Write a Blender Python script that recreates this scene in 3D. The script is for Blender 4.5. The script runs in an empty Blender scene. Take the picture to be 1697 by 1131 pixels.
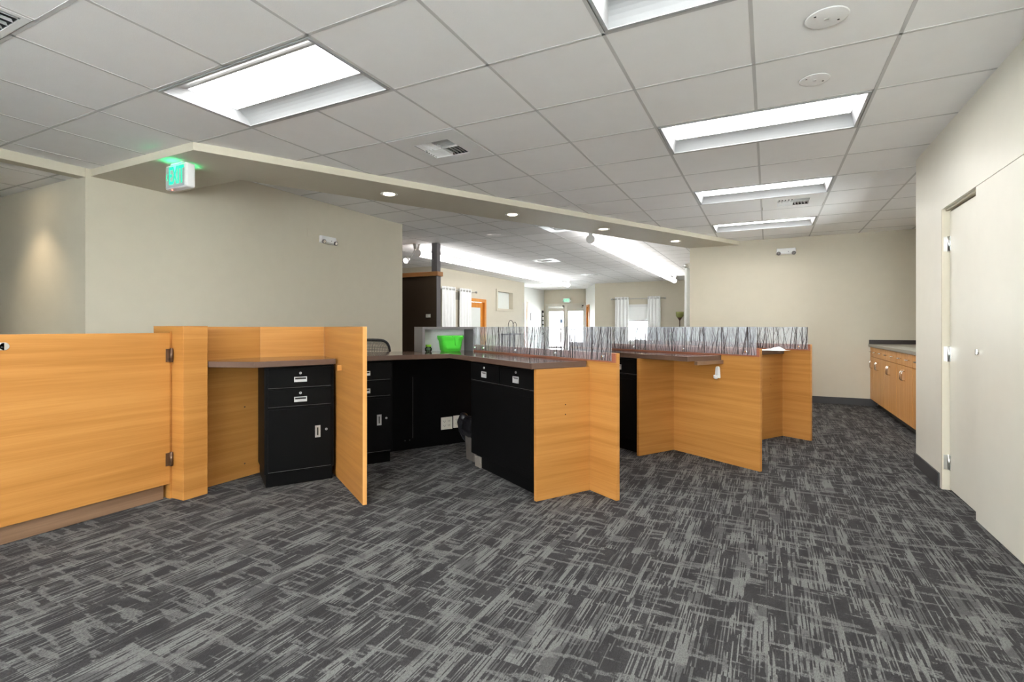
import bpy, bmesh, math, random
from mathutils import Vector, Matrix
random.seed(7)
S = bpy.context.scene
COL = S.collection
PI = math.pi

# ------------------------------------------------------------------ camera, world, exposure
cam_d = bpy.data.cameras.new('camera'); cam = bpy.data.objects.new('camera', cam_d); COL.objects.link(cam)
cam_d.sensor_width = 36.0; cam_d.sensor_fit = 'HORIZONTAL'
cam_d.lens = 843.0 / 1697.0 * 36.0
cam_d.shift_y = -22.5 / 1697.0
cam_d.clip_start = 0.05; cam_d.clip_end = 200
cam.location = (0, 0, 1.11)
cam.rotation_euler = (PI/2, 0, 0.4663)
S.camera = cam
W = bpy.data.worlds.new('daylight'); S.world = W; W.use_nodes = True
bg = W.node_tree.nodes['Background']; bg.inputs['Color'].default_value = (0.97, 0.98, 1.0, 1); bg.inputs['Strength'].default_value = 5.6
S.view_settings.view_transform = 'Standard'; S.view_settings.look = 'None'
S.view_settings.gamma = 1.0; S.view_settings.use_curve_mapping = False
S.view_settings.exposure = 2.68
TROFFER = 2.9      # radiance of the ceiling troffer lenses
TUBE = 2.1         # radiance of the lobby tubes

# ------------------------------------------------------------------ materials
def node_mat(name):
    m = bpy.data.materials.new(name); m.use_nodes = True
    return m, m.node_tree.nodes, m.node_tree.links, m.node_tree.nodes['Principled BSDF']

def pmat(name, c, rough=0.5, metal=0.0, spec=0.5, var=0.03, scale=8.0, bump=0.0, bscale=200, emit=None, es=0, trans=0.0, ior=1.45, coat=0.0):
    m, N, L, P = node_mat(name)
    P.inputs['Roughness'].default_value = rough; P.inputs['Metallic'].default_value = metal
    P.inputs['Specular IOR Level'].default_value = spec
    P.inputs['Transmission Weight'].default_value = trans; P.inputs['IOR'].default_value = ior
    P.inputs['Coat Weight'].default_value = coat
    tc = N.new('ShaderNodeTexCoord')
    n = N.new('ShaderNodeTexNoise'); n.inputs['Scale'].default_value = scale; n.inputs['Detail'].default_value = 3
    L.new(tc.outputs['Object'], n.inputs['Vector'])
    r = N.new('ShaderNodeMix'); r.data_type = 'RGBA'
    r.inputs[6].default_value = (*[max(0, v*(1-var)) for v in c], 1); r.inputs[7].default_value = (*[min(1, v*(1+var)) for v in c], 1)
    L.new(n.outputs['Fac'], r.inputs[0]); L.new(r.outputs[2], P.inputs['Base Color'])
    if bump:
        b = N.new('ShaderNodeBump'); b.inputs['Strength'].default_value = bump; b.inputs['Distance'].default_value = 0.002
        n2 = N.new('ShaderNodeTexNoise'); n2.inputs['Scale'].default_value = bscale; n2.inputs['Detail'].default_value = 4
        L.new(tc.outputs['Object'], n2.inputs['Vector']); L.new(n2.outputs['Fac'], b.inputs['Height']); L.new(b.outputs['Normal'], P.inputs['Normal'])
    if emit:
        P.inputs['Emission Color'].default_value = (*emit, 1); P.inputs['Emission Strength'].default_value = es
    return m

def wood_mat(name, dark, light, scale=(0.8, 0.8, 22.0), rough=0.42):
    m, N, L, P = node_mat(name)
    g = N.new('ShaderNodeNewGeometry'); mp = N.new('ShaderNodeMapping'); mp.inputs['Scale'].default_value = scale
    L.new(g.outputs['Position'], mp.inputs['Vector'])
    n = N.new('ShaderNodeTexNoise'); n.inputs['Scale'].default_value = 1.0; n.inputs['Detail'].default_value = 6; n.inputs['Roughness'].default_value = 0.55; n.inputs['Distortion'].default_value = 0.35
    L.new(mp.outputs[0], n.inputs['Vector'])
    mp2 = N.new('ShaderNodeMapping'); mp2.inputs['Scale'].default_value = tuple(v*(9 if v > 5 else 2.5) for v in scale)
    L.new(g.outputs['Position'], mp2.inputs['Vector'])
    n2 = N.new('ShaderNodeTexNoise'); n2.inputs['Scale'].default_value = 1.0; n2.inputs['Detail'].default_value = 4
    L.new(mp2.outputs[0], n2.inputs['Vector'])
    ad = N.new('ShaderNodeMath'); ad.operation = 'MULTIPLY_ADD'; ad.inputs[1].default_value = 0.35
    L.new(n2.outputs['Fac'], ad.inputs[0]); L.new(n.outputs['Fac'], ad.inputs[2])
    r = N.new('ShaderNodeValToRGB'); r.color_ramp.elements[0].position = 0.48; r.color_ramp.elements[1].position = 0.86
    r.color_ramp.elements[0].color = (*dark, 1); r.color_ramp.elements[1].color = (*light, 1)
    L.new(ad.outputs[0], r.inputs[0]); L.new(r.outputs[0], P.inputs['Base Color'])
    P.inputs['Roughness'].default_value = rough; P.inputs['Specular IOR Level'].default_value = 0.35
    return m

def carpet_mat():
    m, N, L, P = node_mat('carpet')
    def M(op, a, b=None, c=None):
        n = N.new('ShaderNodeMath'); n.operation = op
        for i, v in enumerate((a, b, c)):
            if v is None: continue
            if isinstance(v, (int, float)): n.inputs[i].default_value = v
            else: L.new(v, n.inputs[i])
        return n.outputs[0]
    g = N.new('ShaderNodeNewGeometry'); sp = N.new('ShaderNodeSeparateXYZ'); L.new(g.outputs['Position'], sp.inputs[0])
    x, y = sp.outputs[0], sp.outputs[1]
    cx = M('FLOOR', M('DIVIDE', x, 0.5)); par = M('MULTIPLY', M('FLOORED_MODULO', cx, 2.0), 0.25)
    cy = M('FLOOR', M('DIVIDE', M('ADD', y, par), 0.5))
    cc = N.new('ShaderNodeCombineXYZ'); L.new(cx, cc.inputs[0]); L.new(cy, cc.inputs[1])
    wn = N.new('ShaderNodeTexWhiteNoise'); wn.noise_dimensions = '2D'; L.new(cc.outputs[0], wn.inputs['Vector'])
    off = M('MULTIPLY', wn.outputs['Value'], 37.0)
    def noise(sx, sy, det=2, rough=0.5, k=1.0):
        c = N.new('ShaderNodeCombineXYZ')
        L.new(M('MULTIPLY_ADD', x, sx, M('MULTIPLY', off, k)), c.inputs[0]); L.new(M('MULTIPLY_ADD', y, sy, M('MULTIPLY', off, k*0.7)), c.inputs[1])
        n = N.new('ShaderNodeTexNoise'); n.noise_dimensions = '2D'; n.inputs['Scale'].default_value = 1.0; n.inputs['Detail'].default_value = det; n.inputs['Roughness'].default_value = rough
        L.new(c.outputs[0], n.inputs['Vector']); return n.outputs['Fac']
    def step(v, a, b):
        n = N.new('ShaderNodeMapRange'); n.interpolation_type = 'SMOOTHSTEP'; n.inputs[1].default_value = a; n.inputs[2].default_value = b
        L.new(v, n.inputs[0]); return n.outputs[0]
    def wnoise(a, b):
        c = N.new('ShaderNodeCombineXYZ'); L.new(a, c.inputs[0]); L.new(b, c.inputs[1])
        n = N.new('ShaderNodeTexWhiteNoise'); n.noise_dimensions = '2D'; L.new(c.outputs[0], n.inputs['Vector']); return n.outputs['Value']
    ix = M('FLOOR', M('DIVIDE', x, 0.0045)); o1 = wnoise(ix, M('ADD', cy, 0.5))
    seg = M('FLOOR', M('ADD', M('DIVIDE', y, 0.17), M('MULTIPLY', o1, 9.0)))
    thread = wnoise(ix, seg)                                              # every yarn line switches on and off along its length
    group = step(noise(15, 1.6, 3, 0.6), 0.36, 0.66)                      # bundles of pale yarn
    line = step(M('SUBTRACT', M('MULTIPLY_ADD', group, 0.72, 0.05), thread), -0.05, 0.05)
    grit = step(noise(230, 110, 1, 0.5, 0.0), 0.34, 0.62)
    edge = M('MULTIPLY', M('SUBTRACT', noise(70, 60, 2, 0.6, 0.4), 0.5), 0.16)
    cross = step(M('ADD', noise(5.0, 24, 2, 0.5, 1.7), edge), 0.56, 0.64)   # pale weft bands
    block = step(M('ADD', noise(11, 5.5, 1, 0.4, 3.1), edge), 0.42, 0.56)   # dark blocks between them
    a = M('MULTIPLY', line, M('MULTIPLY_ADD', grit, 0.25, 0.72))
    b = M('MULTIPLY', cross, M('MULTIPLY_ADD', grit, 0.42, 0.34))
    v = M('MAXIMUM', a, b)
    v = M('MULTIPLY', v, M('MULTIPLY_ADD', M('MAXIMUM', block, M('MULTIPLY', cross, 0.8)), 0.55, 0.45))
    v = M('ADD', v, M('MULTIPLY', M('MULTIPLY', grit, block), 0.10))
    v = M('MINIMUM', v, 1.0)
    tone = noise(1.1, 1.1, 2, 0.5, 0.35)
    dk = N.new('ShaderNodeMix'); dk.data_type = 'RGBA'; dk.inputs[6].default_value = (0.029, 0.0275, 0.030, 1); dk.inputs[7].default_value = (0.046, 0.044, 0.045, 1)
    L.new(tone, dk.inputs[0])
    mx = N.new('ShaderNodeMix'); mx.data_type = 'RGBA'; mx.inputs[7].default_value = (0.165, 0.166, 0.162, 1)
    L.new(v, mx.inputs[0]); L.new(dk.outputs[2], mx.inputs[6]); L.new(mx.outputs[2], P.inputs['Base Color'])
    P.inputs['Roughness'].default_value = 0.95; P.inputs['Specular IOR Level'].default_value = 0.15
    bp = N.new('ShaderNodeBump'); bp.inputs['Strength'].default_value = 0.35; bp.inputs['Distance'].default_value = 0.003
    L.new(M('ADD', v, grit), bp.inputs['Height']); L.new(bp.outputs[0], P.inputs['Normal'])
    return m

def emit_mat(name, c, s, base=(0.85, 0.85, 0.85)):
    m, N, L, P = node_mat(name)
    P.inputs['Base Color'].default_value = (*base, 1); P.inputs['Roughness'].default_value = 0.4
    P.inputs['Emission Color'].default_value = (*c, 1); P.inputs['Emission Strength'].default_value = s
    return m

def screen_mat():
    """clear acrylic carrying a thin frosted tint"""
    m = bpy.data.materials.new('frosted_acrylic'); m.use_nodes = True
    N, L = m.node_tree.nodes, m.node_tree.links; N.clear()
    o = N.new('ShaderNodeOutputMaterial'); t = N.new('ShaderNodeBsdfTransparent'); t.inputs[0].default_value = (0.93, 0.95, 0.97, 1)
    d = N.new('ShaderNodeBsdfDiffuse'); d.inputs[0].default_value = (0.78, 0.82, 0.88, 1)
    tr = N.new('ShaderNodeBsdfTranslucent'); tr.inputs[0].default_value = (0.80, 0.85, 0.92, 1)
    g = N.new('ShaderNodeBsdfGlossy'); g.inputs['Roughness'].default_value = 0.04; g.inputs[0].default_value = (1, 1, 1, 1)
    n = N.new('ShaderNodeTexNoise'); n.inputs['Scale'].default_value = 3.0
    mr = N.new('ShaderNodeMapRange'); mr.inputs[3].default_value = 0.21; mr.inputs[4].default_value = 0.31; L.new(n.outputs['Fac'], mr.inputs[0])
    a = N.new('ShaderNodeMixShader'); a.inputs[0].default_value = 0.5; L.new(d.outputs[0], a.inputs[1]); L.new(tr.outputs[0], a.inputs[2])
    b = N.new('ShaderNodeMixShader'); L.new(mr.outputs[0], b.inputs[0]); L.new(t.outputs[0], b.inputs[1]); L.new(a.outputs[0], b.inputs[2])
    c = N.new('ShaderNodeMixShader'); c.inputs[0].default_value = 0.05; L.new(b.outputs[0], c.inputs[1]); L.new(g.outputs[0], c.inputs[2])
    L.new(c.outputs[0], o.inputs[0])
    return m

def glass_mat(name, tint=(0.95, 0.98, 0.97)):
    m = bpy.data.materials.new(name); m.use_nodes = True
    N, L = m.node_tree.nodes, m.node_tree.links; N.clear()
    o = N.new('ShaderNodeOutputMaterial'); t = N.new('ShaderNodeBsdfTransparent'); t.inputs[0].default_value = (*tint, 1)
    g = N.new('ShaderNodeBsdfGlossy'); g.inputs['Roughness'].default_value = 0.02
    f = N.new('ShaderNodeFresnel'); f.inputs[0].default_value = 1.45
    b = N.new('ShaderNodeMixShader'); L.new(f.outputs[0], b.inputs[0]); L.new(t.outputs[0], b.inputs[1]); L.new(g.outputs[0], b.inputs[2]); L.new(b.outputs[0], o.inputs[0])
    return m

MAT = dict(
    carpet=carpet_mat(),
    wall=pmat('beige_paint', (0.61, 0.56, 0.455), 0.55, bump=0.15, bscale=150, spec=0.3),
    wall_light=pmat('cream_paint', (0.80, 0.775, 0.69), 0.38, bump=0.12, bscale=150, spec=0.4),
    wall_white=pmat('white_paint', (0.80, 0.80, 0.77), 0.6, spec=0.3),
    tile=pmat('ceiling_tile', (0.90, 0.89, 0.885), 0.9, var=0.02, bump=0.3, bscale=260, spec=0.2),
    tee=pmat('ceiling_tee', (0.60, 0.59, 0.58), 0.8, spec=0.2),
    wood=wood_mat('honey_maple', (0.385, 0.162, 0.034), (0.505, 0.232, 0.060)),
    wood_v=wood_mat('honey_maple_upright', (0.60, 0.27, 0.07), (0.72, 0.38, 0.13), scale=(14.0, 14.0, 0.8)),
    wood_dark=wood_mat('walnut_plinth', (0.16, 0.09, 0.05), (0.26, 0.155, 0.095)),
    orange=wood_mat('orange_door_wood', (0.60, 0.20, 0.02), (0.72, 0.29, 0.04), scale=(9.0, 9.0, 0.8)),
    cap=wood_mat('cap_wood', (0.38, 0.15, 0.04), (0.50, 0.23, 0.08)),
    laminate=pmat('brown_laminate', (0.115, 0.070, 0.052), 0.09, var=0.06, scale=40, spec=0.6),
    stone=pmat('taupe_worktop', (0.30, 0.285, 0.24), 0.35),
    splash=pmat('dark_backsplash', (0.05, 0.038, 0.036), 0.4),
    black=pmat('black_metal', (0.0030, 0.0030, 0.0032), 0.5, var=0.1, spec=0.12),
    seam=pmat('pale_edge', (0.16, 0.16, 0.16), 0.4, metal=0.5),  # pale grey line under drawer fronts and along the panel seam
    black_plastic=pmat('black_plastic', (0.02, 0.02, 0.022), 0.5),
    steel=pmat('brushed_steel', (0.62, 0.62, 0.60), 0.28, metal=1.0, var=0.1, scale=60),
    satin=pmat('satin_pull', (0.60, 0.60, 0.61), 0.45, metal=0.55, var=0.12, scale=90),
    chrome=pmat('chrome', (0.82, 0.82, 0.82), 0.12, metal=1.0),
    bronze=pmat('bronze_hinge', (0.14, 0.085, 0.055), 0.35, metal=0.7),
    grey_lam=pmat('grey_laminate', (0.155, 0.145, 0.145), 0.45),
    white=pmat('white_plastic', (0.80, 0.80, 0.80), 0.4),
    trof=pmat('troffer_reflector', (0.40, 0.41, 0.42), 0.4),
    sign_face=pmat('sign_grey_face', (0.42, 0.44, 0.45), 0.5),
    rail=pmat('reddish_laminate', (0.36, 0.12, 0.07), 0.3, var=0.1, scale=30),
    white_metal=pmat('white_enamel', (0.84, 0.84, 0.84), 0.35),
    ivory=pmat('ivory_plastic', (0.66, 0.63, 0.55), 0.45),
    dark=pmat('dark_void', (0.012, 0.012, 0.012), 0.8),
    baseb=pmat('charcoal_vinyl', (0.045, 0.043, 0.045), 0.5),
    brown=pmat('brown_paint', (0.062, 0.037, 0.019), 0.7),
    colgrey=pmat('grey_paint', (0.14, 0.13, 0.135), 0.45),
    fabric=pmat('white_curtain', (0.90, 0.91, 0.90), 0.9, spec=0.1, bump=0.2, bscale=300),
    mesh=pmat('grey_chair_mesh', (0.17, 0.155, 0.14), 0.8),
    green=pmat('green_plastic', (0.10, 0.72, 0.06), 0.35, var=0.02),
    lime=pmat('lime_lid', (0.25, 0.60, 0.03), 0.4),
    bag=pmat('black_bag', (0.01, 0.01, 0.012), 0.3, bump=0.8, bscale=25),
    taupe=pmat('taupe_plastic', (0.24, 0.205, 0.18), 0.4),
    branch=pmat('branch_ink', (0.020, 0.012, 0.012), 0.6, var=0.2, scale=30),
    screen=screen_mat(),
    glass=glass_mat('window_glass'),
    jar=glass_mat('jar_glass', (0.80, 0.92, 0.82)),
    lens=emit_mat('troffer_lens', (1.0, 0.985, 0.96), TROFFER),
    tube=emit_mat('tube_lens', (1.0, 0.985, 0.97), TUBE),
    bulb=emit_mat('warm_lamp', (1.0, 0.80, 0.55), 6.0),
    spot=emit_mat('spot_lamp', (1.0, 0.95, 0.88), 20.0),
    exit=emit_mat('exit_green', (0.01, 1.0, 0.45), 0.24, (0.0, 0.05, 0.02)),
    redled=emit_mat('red_led', (1.0, 0.05, 0.02), 1.0),
    frost=pmat('frosted_panel', (0.76, 0.79, 0.76), 0.6),
    vase=pmat('olive_glass', (0.28, 0.30, 0.10), 0.2),
    paper=pmat('paper', (0.88, 0.88, 0.87), 0.7),
    blue=pmat('blue_notice', (0.20, 0.30, 0.50), 0.6),
)

# ------------------------------------------------------------------ mesh helpers
class MB:
    def __init__(s): s.bm = bmesh.new(); s.mats = []
    def mi(s, m):
        if m not in s.mats: s.mats.append(m)
        return s.mats.index(m)
    def faces(s, fs, m):
        i = s.mi(m)
        for f in fs: f.material_index = i
    def prism(s, poly, z0, z1, m='white'):
        a = [s.bm.verts.new((p[0], p[1], z0)) for p in poly]; b = [s.bm.verts.new((p[0], p[1], z1)) for p in poly]
        n = len(poly); fs = [s.bm.faces.new(a[::-1]), s.bm.faces.new(b)]
        for i in range(n): fs.append(s.bm.faces.new((a[i], a[(i+1) % n], b[(i+1) % n], b[i])))
        s.faces(fs, m); bmesh.ops.recalc_face_normals(s.bm, faces=fs); return s
    def box(s, x0, x1, y0, y1, z0, z1, m='white'):
        return s.prism([(x0, y0), (x1, y0), (x1, y1), (x0, y1)], z0, z1, m)
    def hull8(s, pts, m='white'):
        v = [s.bm.verts.new(p) for p in pts]
        fs = [s.bm.faces.new([v[i] for i in q]) for q in ((3, 2, 1, 0), (4, 5, 6, 7), (0, 1, 5, 4), (1, 2, 6, 5), (2, 3, 7, 6), (3, 0, 4, 7))]
        s.faces(fs, m); bmesh.ops.recalc_face_normals(s.bm, faces=fs); return s
    def quad(s, pts, m='white'):
        f = s.bm.faces.new([s.bm.verts.new(p) for p in pts]); s.faces([f], m); return s
    def cyl(s, p0, p1, r0, r1=None, m='white', n=20, caps=True):
        r1 = r0 if r1 is None else r1; p0 = Vector(p0); p1 = Vector(p1); d = (p1-p0)
        q = Vector((0, 0, 1)).rotation_difference(d.normalized()) if d.length > 1e-9 else Matrix.Identity(3).to_quaternion()
        A = []; B = []
        for i in range(n):
            a = 2*PI*i/n; v = Vector((math.cos(a), math.sin(a), 0))
            A.append(s.bm.verts.new(p0 + q @ (v*r0))); B.append(s.bm.verts.new(p1 + q @ (v*r1)))
        fs = [s.bm.faces.new((A[i], A[(i+1) % n], B[(i+1) % n], B[i])) for i in range(n)]
        for f in fs: f.smooth = True
        if caps: fs += [s.bm.faces.new(A[::-1]), s.bm.faces.new(B)]
        s.faces(fs, m); bmesh.ops.recalc_face_normals(s.bm, faces=fs); return s
    def tube(s, pts, r, m='white', n=10):
        pts = [Vector(p) for p in pts]; rings = []
        for i, p in enumerate(pts):
            t = (pts[min(i+1, len(pts)-1)] - pts[max(i-1, 0)]).normalized(); q = Vector((0, 0, 1)).rotation_difference(t)
            rr = r[i] if isinstance(r, (list, tuple)) else r
            rings.append([s.bm.verts.new(p + q @ (Vector((math.cos(2*PI*k/n), math.sin(2*PI*k/n), 0))*rr)) for k in range(n)])
        fs = []
        for a, b in zip(rings, rings[1:]):
            # match the closest vertex so that the rings do not twist
            o = min(range(n), key=lambda k: (b[k].co - a[0].co).length)
            fs += [s.bm.faces.new((a[k], a[(k+1) % n], b[(k+1+o) % n], b[(k+o) % n])) for k in range(n)]
            rot = b[o:] + b[:o]; b[:] = rot
        for f in fs: f.smooth = True
        fs += [s.bm.faces.new(rings[0][::-1]), s.bm.faces.new(rings[-1])]
        s.faces(fs, m); bmesh.ops.recalc_face_normals(s.bm, faces=fs); return s
    def lathe(s, prof, m='white', n=28, c=(0, 0, 0)):
        rings = [[s.bm.verts.new((c[0]+r*math.cos(2*PI*k/n), c[1]+r*math.sin(2*PI*k/n), c[2]+z)) for k in range(n)] for r, z in prof]
        fs = []
        for a, b in zip(rings, rings[1:]):
            fs += [s.bm.faces.new((a[k], a[(k+1) % n], b[(k+1) % n], b[k])) for k in range(n)]
        for f in fs: f.smooth = True
        if prof[0][0] > 1e-5: fs.append(s.bm.faces.new(rings[0][::-1]))
        if prof[-1][0] > 1e-5: fs.append(s.bm.faces.new(rings[-1]))
        s.faces(fs, m); bmesh.ops.remove_doubles(s.bm, verts=s.bm.verts, dist=1e-6)
        bmesh.ops.recalc_face_normals(s.bm, faces=[f for f in fs if f.is_valid]); return s
    def build(s, name, parent=None, bevel=0.0, loc=None, rz=None):
        me = bpy.data.meshes.new(name); s.bm.to_mesh(me); s.bm.free()
        for m in (s.mats or ['white']): me.materials.append(MAT[m])
        o = bpy.data.objects.new(name, me); COL.objects.link(o)
        if parent is not None: o.parent = parent
        if loc: o.location = loc
        if rz is not None: o.rotation_euler = (0, 0, rz)
        if bevel:
            b = o.modifiers.new('edge', 'BEVEL'); b.width = bevel; b.segments = 2; b.limit_method = 'ANGLE'; b.angle_limit = math.radians(40); b.harden_normals = False
        return o

def tag(o, label=None, cat=None, group=None, kind=None):
    if label: o['label'] = label
    if cat: o['category'] = cat
    if group: o['group'] = group
    if kind: o['kind'] = kind
    return o
def thing(name, label, cat, loc=(0, 0, 0), rz=0.0, group=None):
    o = bpy.data.objects.new(name, None); COL.objects.link(o); o.empty_display_size = 0.1
    o.location = loc; o.rotation_euler = (0, 0, rz)
    return tag(o, label, cat, group)
def struct(name, mb, bevel=0.0, label=None, cat=None):
    return tag(mb.build(name, bevel=bevel), label, cat, kind='structure')
def copy_tree(o, parent=None):
    c = o.copy(); COL.objects.link(c)
    if parent is not None: c.parent = parent
    for ch in list(o.children): copy_tree(ch, c)
    return c

# directions of the angled counter run
aA = math.radians(31.5)
A = Vector((-math.cos(aA), math.sin(aA)))      # runs away to the back-left
B = Vector((math.sin(aA), math.cos(aA)))       # runs away to the back-right
def V2(x, y): return Vector((x, y))
def strip(p, d, L, n, t):      # footprint of a panel: start p, along d for L, thickness t along n
    return [tuple(p), tuple(p+d*L), tuple(p+d*L+n*t), tuple(p+n*t)]
ZC = 2.46; ZL = 2.74; TOP = 1.115; CT0, CT1 = 0.842, 0.882

# ------------------------------------------------------------------ floor, walls
struct('floor', MB().box(-9.7, 2.2, -3.4, 20.7, -0.1, 0.0, 'carpet'), label='dark grey carpet tiles with pale plaid streaks', cat='floor')
WT = 2.95
m = MB()
RWN = ((-2.9, -1.2),); ya = -3.3  # opening behind the camera, added to bring daylight in from the right
for a, b in RWN + ((2.98, 2.98),):
    m.box(1.065, 1.185, ya, a, 0, WT, 'wall_light')
    if b > a: m.box(1.065, 1.185, a, b, 0, .8, 'wall_light').box(1.065, 1.185, a, b, 2.0, WT, 'wall_light')
    ya = b
m.box(1.065, 1.185, 4.454, 5.125, 0, WT, 'wall_light').box(1.065, 1.185, 2.98, 4.454, 1.92, WT, 'wall_light')
m.box(1.185, 2.0, 5.005, 5.125, 0, WT, 'wall_light')
struct('wall_right', m, label='cream wall with the white double doors', cat='wall')
struct('wall_right_recess', MB().box(1.92, 2.04, 5.125, 5.7, 0, WT, 'wall').box(1.92, 2.04, 7.6, 8.70, 0, WT, 'wall').box(1.92, 2.04, 5.7, 7.6, 0, 1.2, 'wall').box(1.92, 2.04, 5.7, 7.6, 1.6, WT, 'wall'))
struct('wall_back', MB().box(-1.139, 2.04, 8.70, 8.82, 0, WT, 'wall'), label='beige wall with the emergency light behind the counters', cat='wall')
struct('wall_left', MB().box(-5.28, -5.16, 2.222, 6.40, 0, WT, 'wall'), label='wide beige wall behind the gate and the first desk', cat='wall')
struct('wall_left_nook', MB().box(-9.6, -5.28, 2.222, 2.342, 0, WT, 'wall'))
struct('wall_left_end', MB().box(-9.72, -9.6, -3.3, 11.15, 0, WT, 'wall'))
m = MB().box(-9.72, 1.185, -3.42, -3.3, 0, .45, 'wall_light').box(-9.72, 1.185, -3.42, -3.3, 2.30, WT, 'wall_light')
for a, b in ((-9.72, -1.7), (.80, 1.185)): m.box(a, b, -3.42, -3.3, .45, 2.30, 'wall_light')
struct('wall_front', m)
for k, (a, b) in enumerate(((-1.7, .80),)):  # unseen window behind the camera, added to let daylight in
    wn = tag(bpy.data.objects.new('window_%d' % (4+k), None), kind='structure'); COL.objects.link(wn); wn.location = ((a+b)/2, -3.36, 0); h = (b-a)/2
    m = MB().box(-h, h, -.04, .04, .45, .51, 'white_metal').box(-h, h, -.04, .04, 2.24, 2.30, 'white_metal')
    for xx in (-h, -.03, h-.06): m.box(xx, xx+.06, -.04, .04, .51, 2.24, 'white_metal')
    m.build('frame', wn); MB().box(-h+.06, h-.06, -.003, .003, .51, 2.24, 'glass').build('pane', wn)
# lobby walls
m = MB()
# lobby left wall with window opening (y 14.60-15.95) and door opening (12.85-13.95)
m.box(-8.07, -7.95, 11.15, 12.60, 0, WT, 'wall').box(-8.07, -7.95, 12.60, 13.95, 1.985, WT, 'wall').box(-8.07, -7.95, 13.95, 14.72, 0, WT, 'wall')
m.box(-8.07, -7.95, 14.72, 15.80, 2.30, WT, 'wall').box(-8.07, -7.95, 14.72, 15.80, 0, 1.74, 'wall').box(-8.07, -7.95, 15.80, 16.80, 0, WT, 'wall')
m.box(-9.6, -8.07, 11.15, 11.27, 0, WT, 'wall')
struct('wall_lobby_left', m)
m = MB()
m.box(-8.87, -8.07, 16.68, 16.80, 0, WT, 'wall_white')
m.box(-8.87, -8.75, 16.80, 18.44, 0, WT, 'wall_white').box(-8.87, -8.75, 18.44, 18.84, 2.15, WT, 'wall_white').box(-8.87, -8.75, 18.84, 20.62, 0, WT, 'wall_white')
m.box(-9.6, -9.5, 18.0, 19.2, 0, 2.4, 'wall')
struct('wall_lobby_recess', m)
m = MB()
m.box(-8.75, -8.62, 20.5, 20.62, 0, WT, 'wall').box(-8.62, -6.86, 20.5, 20.62, 2.07, WT, 'wall')
m.box(-6.86, -6.80, 20.5, 20.62, 0, WT, 'wall')
struct('wall_lobby_back', m)
dg = V2(-5.755+6.85, 18.3-20.5); dL = dg.length; dn = dg.normalized(); nn = V2(-dn.y, dn.x)
m = MB(); m.prism(strip(V2(-6.85, 20.5), dn, 0.25, nn, 0.12), 0, WT, 'wall_white').prism(strip(V2(-6.85, 20.5)+dn*0.25, dn, 0.85, nn, 0.12), 2.03, WT, 'wall_white')
m.prism(strip(V2(-6.85, 20.5)+dn*1.10, dn, dL-1.10, nn, 0.12), 0, WT, 'wall_white')
struct('wall_lobby_angled', m)
m = MB()
m.box(-5.755, -4.62, 18.3, 18.42, 0, WT, 'wall').box(-4.62, -3.66, 18.3, 18.42, 1.94, WT, 'wall').box(-4.62, -3.66, 18.3, 18.42, 0, 0.6, 'wall').box(-3.66, -1.0, 18.3, 18.42, 0, WT, 'wall')
struct('wall_lobby_facing', m)
m = MB(); LW = ((9.5, 10.5), (15.4, 16.3)); ya = 8.82  # unseen openings added for lobby daylight, one of them behind the curtain
for a, b in LW + ((18.3, 18.3),):
    m.box(-1.139, -1.02, ya, a, 0, WT, 'wall')
    if b > a: m.box(-1.139, -1.02, a, b, 0, .9, 'wall').box(-1.139, -1.02, a, b, 1.9, WT, 'wall')
    ya = b
struct('wall_lobby_right', m)
def unseen_window(n, x, a, b, z0, z1):  # builds the out-of-view windows added for daylight
    wn = tag(bpy.data.objects.new('window_%d' % n, None), kind='structure'); COL.objects.link(wn); wn.location = (x, (a+b)/2, 0); h = (b-a)/2
    MB().box(-.04, .04, -h, h, z0, z0+.05, 'white').box(-.04, .04, -h, h, z1-.05, z1, 'white').box(-.04, .04, -h, -h+.05, z0+.05, z1-.05, 'white').box(-.04, .04, h-.05, h, z0+.05, z1-.05, 'white').build('frame', wn)
    MB().box(-.003, .003, -h+.05, h-.05, z0+.05, z1-.05, 'glass').build('pane', wn)
for n, (a, b) in enumerate(LW): unseen_window(7+n, -1.08, a, b, .9, 1.9)
for n, (a, b) in enumerate(RWN): unseen_window(11+n, 1.125, a, b, .8, 2.0)
unseen_window(10, 1.98, 5.7, 7.6, 1.2, 1.6)  # added out of view above the worktop to brighten the far ceiling
struct('ceiling_light_block', MB().box(-9.75, 2.2, -3.45, 20.75, WT, WT+0.1, 'wall_white'))  # unseen slab added over everything to keep sky light from leaking in
# baseboards
struct('baseboard_back', MB().box(-1.139, 1.375, 8.688, 8.70, 0, 0.10, 'baseb'), 0.003)
struct('baseboard_right', MB().box(1.053, 1.065, 4.49, 5.125, 0, 0.10, 'baseb').box(1.053, 1.065, -3.3, 2.93, 0, 0.10, 'baseb').box(1.053, 1.185, 5.125, 5.137, 0, .10, 'baseb'), 0.003)
struct('baseboard_left', MB().box(-5.16, -5.148, 2.222, 6.40, 0, 0.10, 'baseb'), 0.003)

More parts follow.
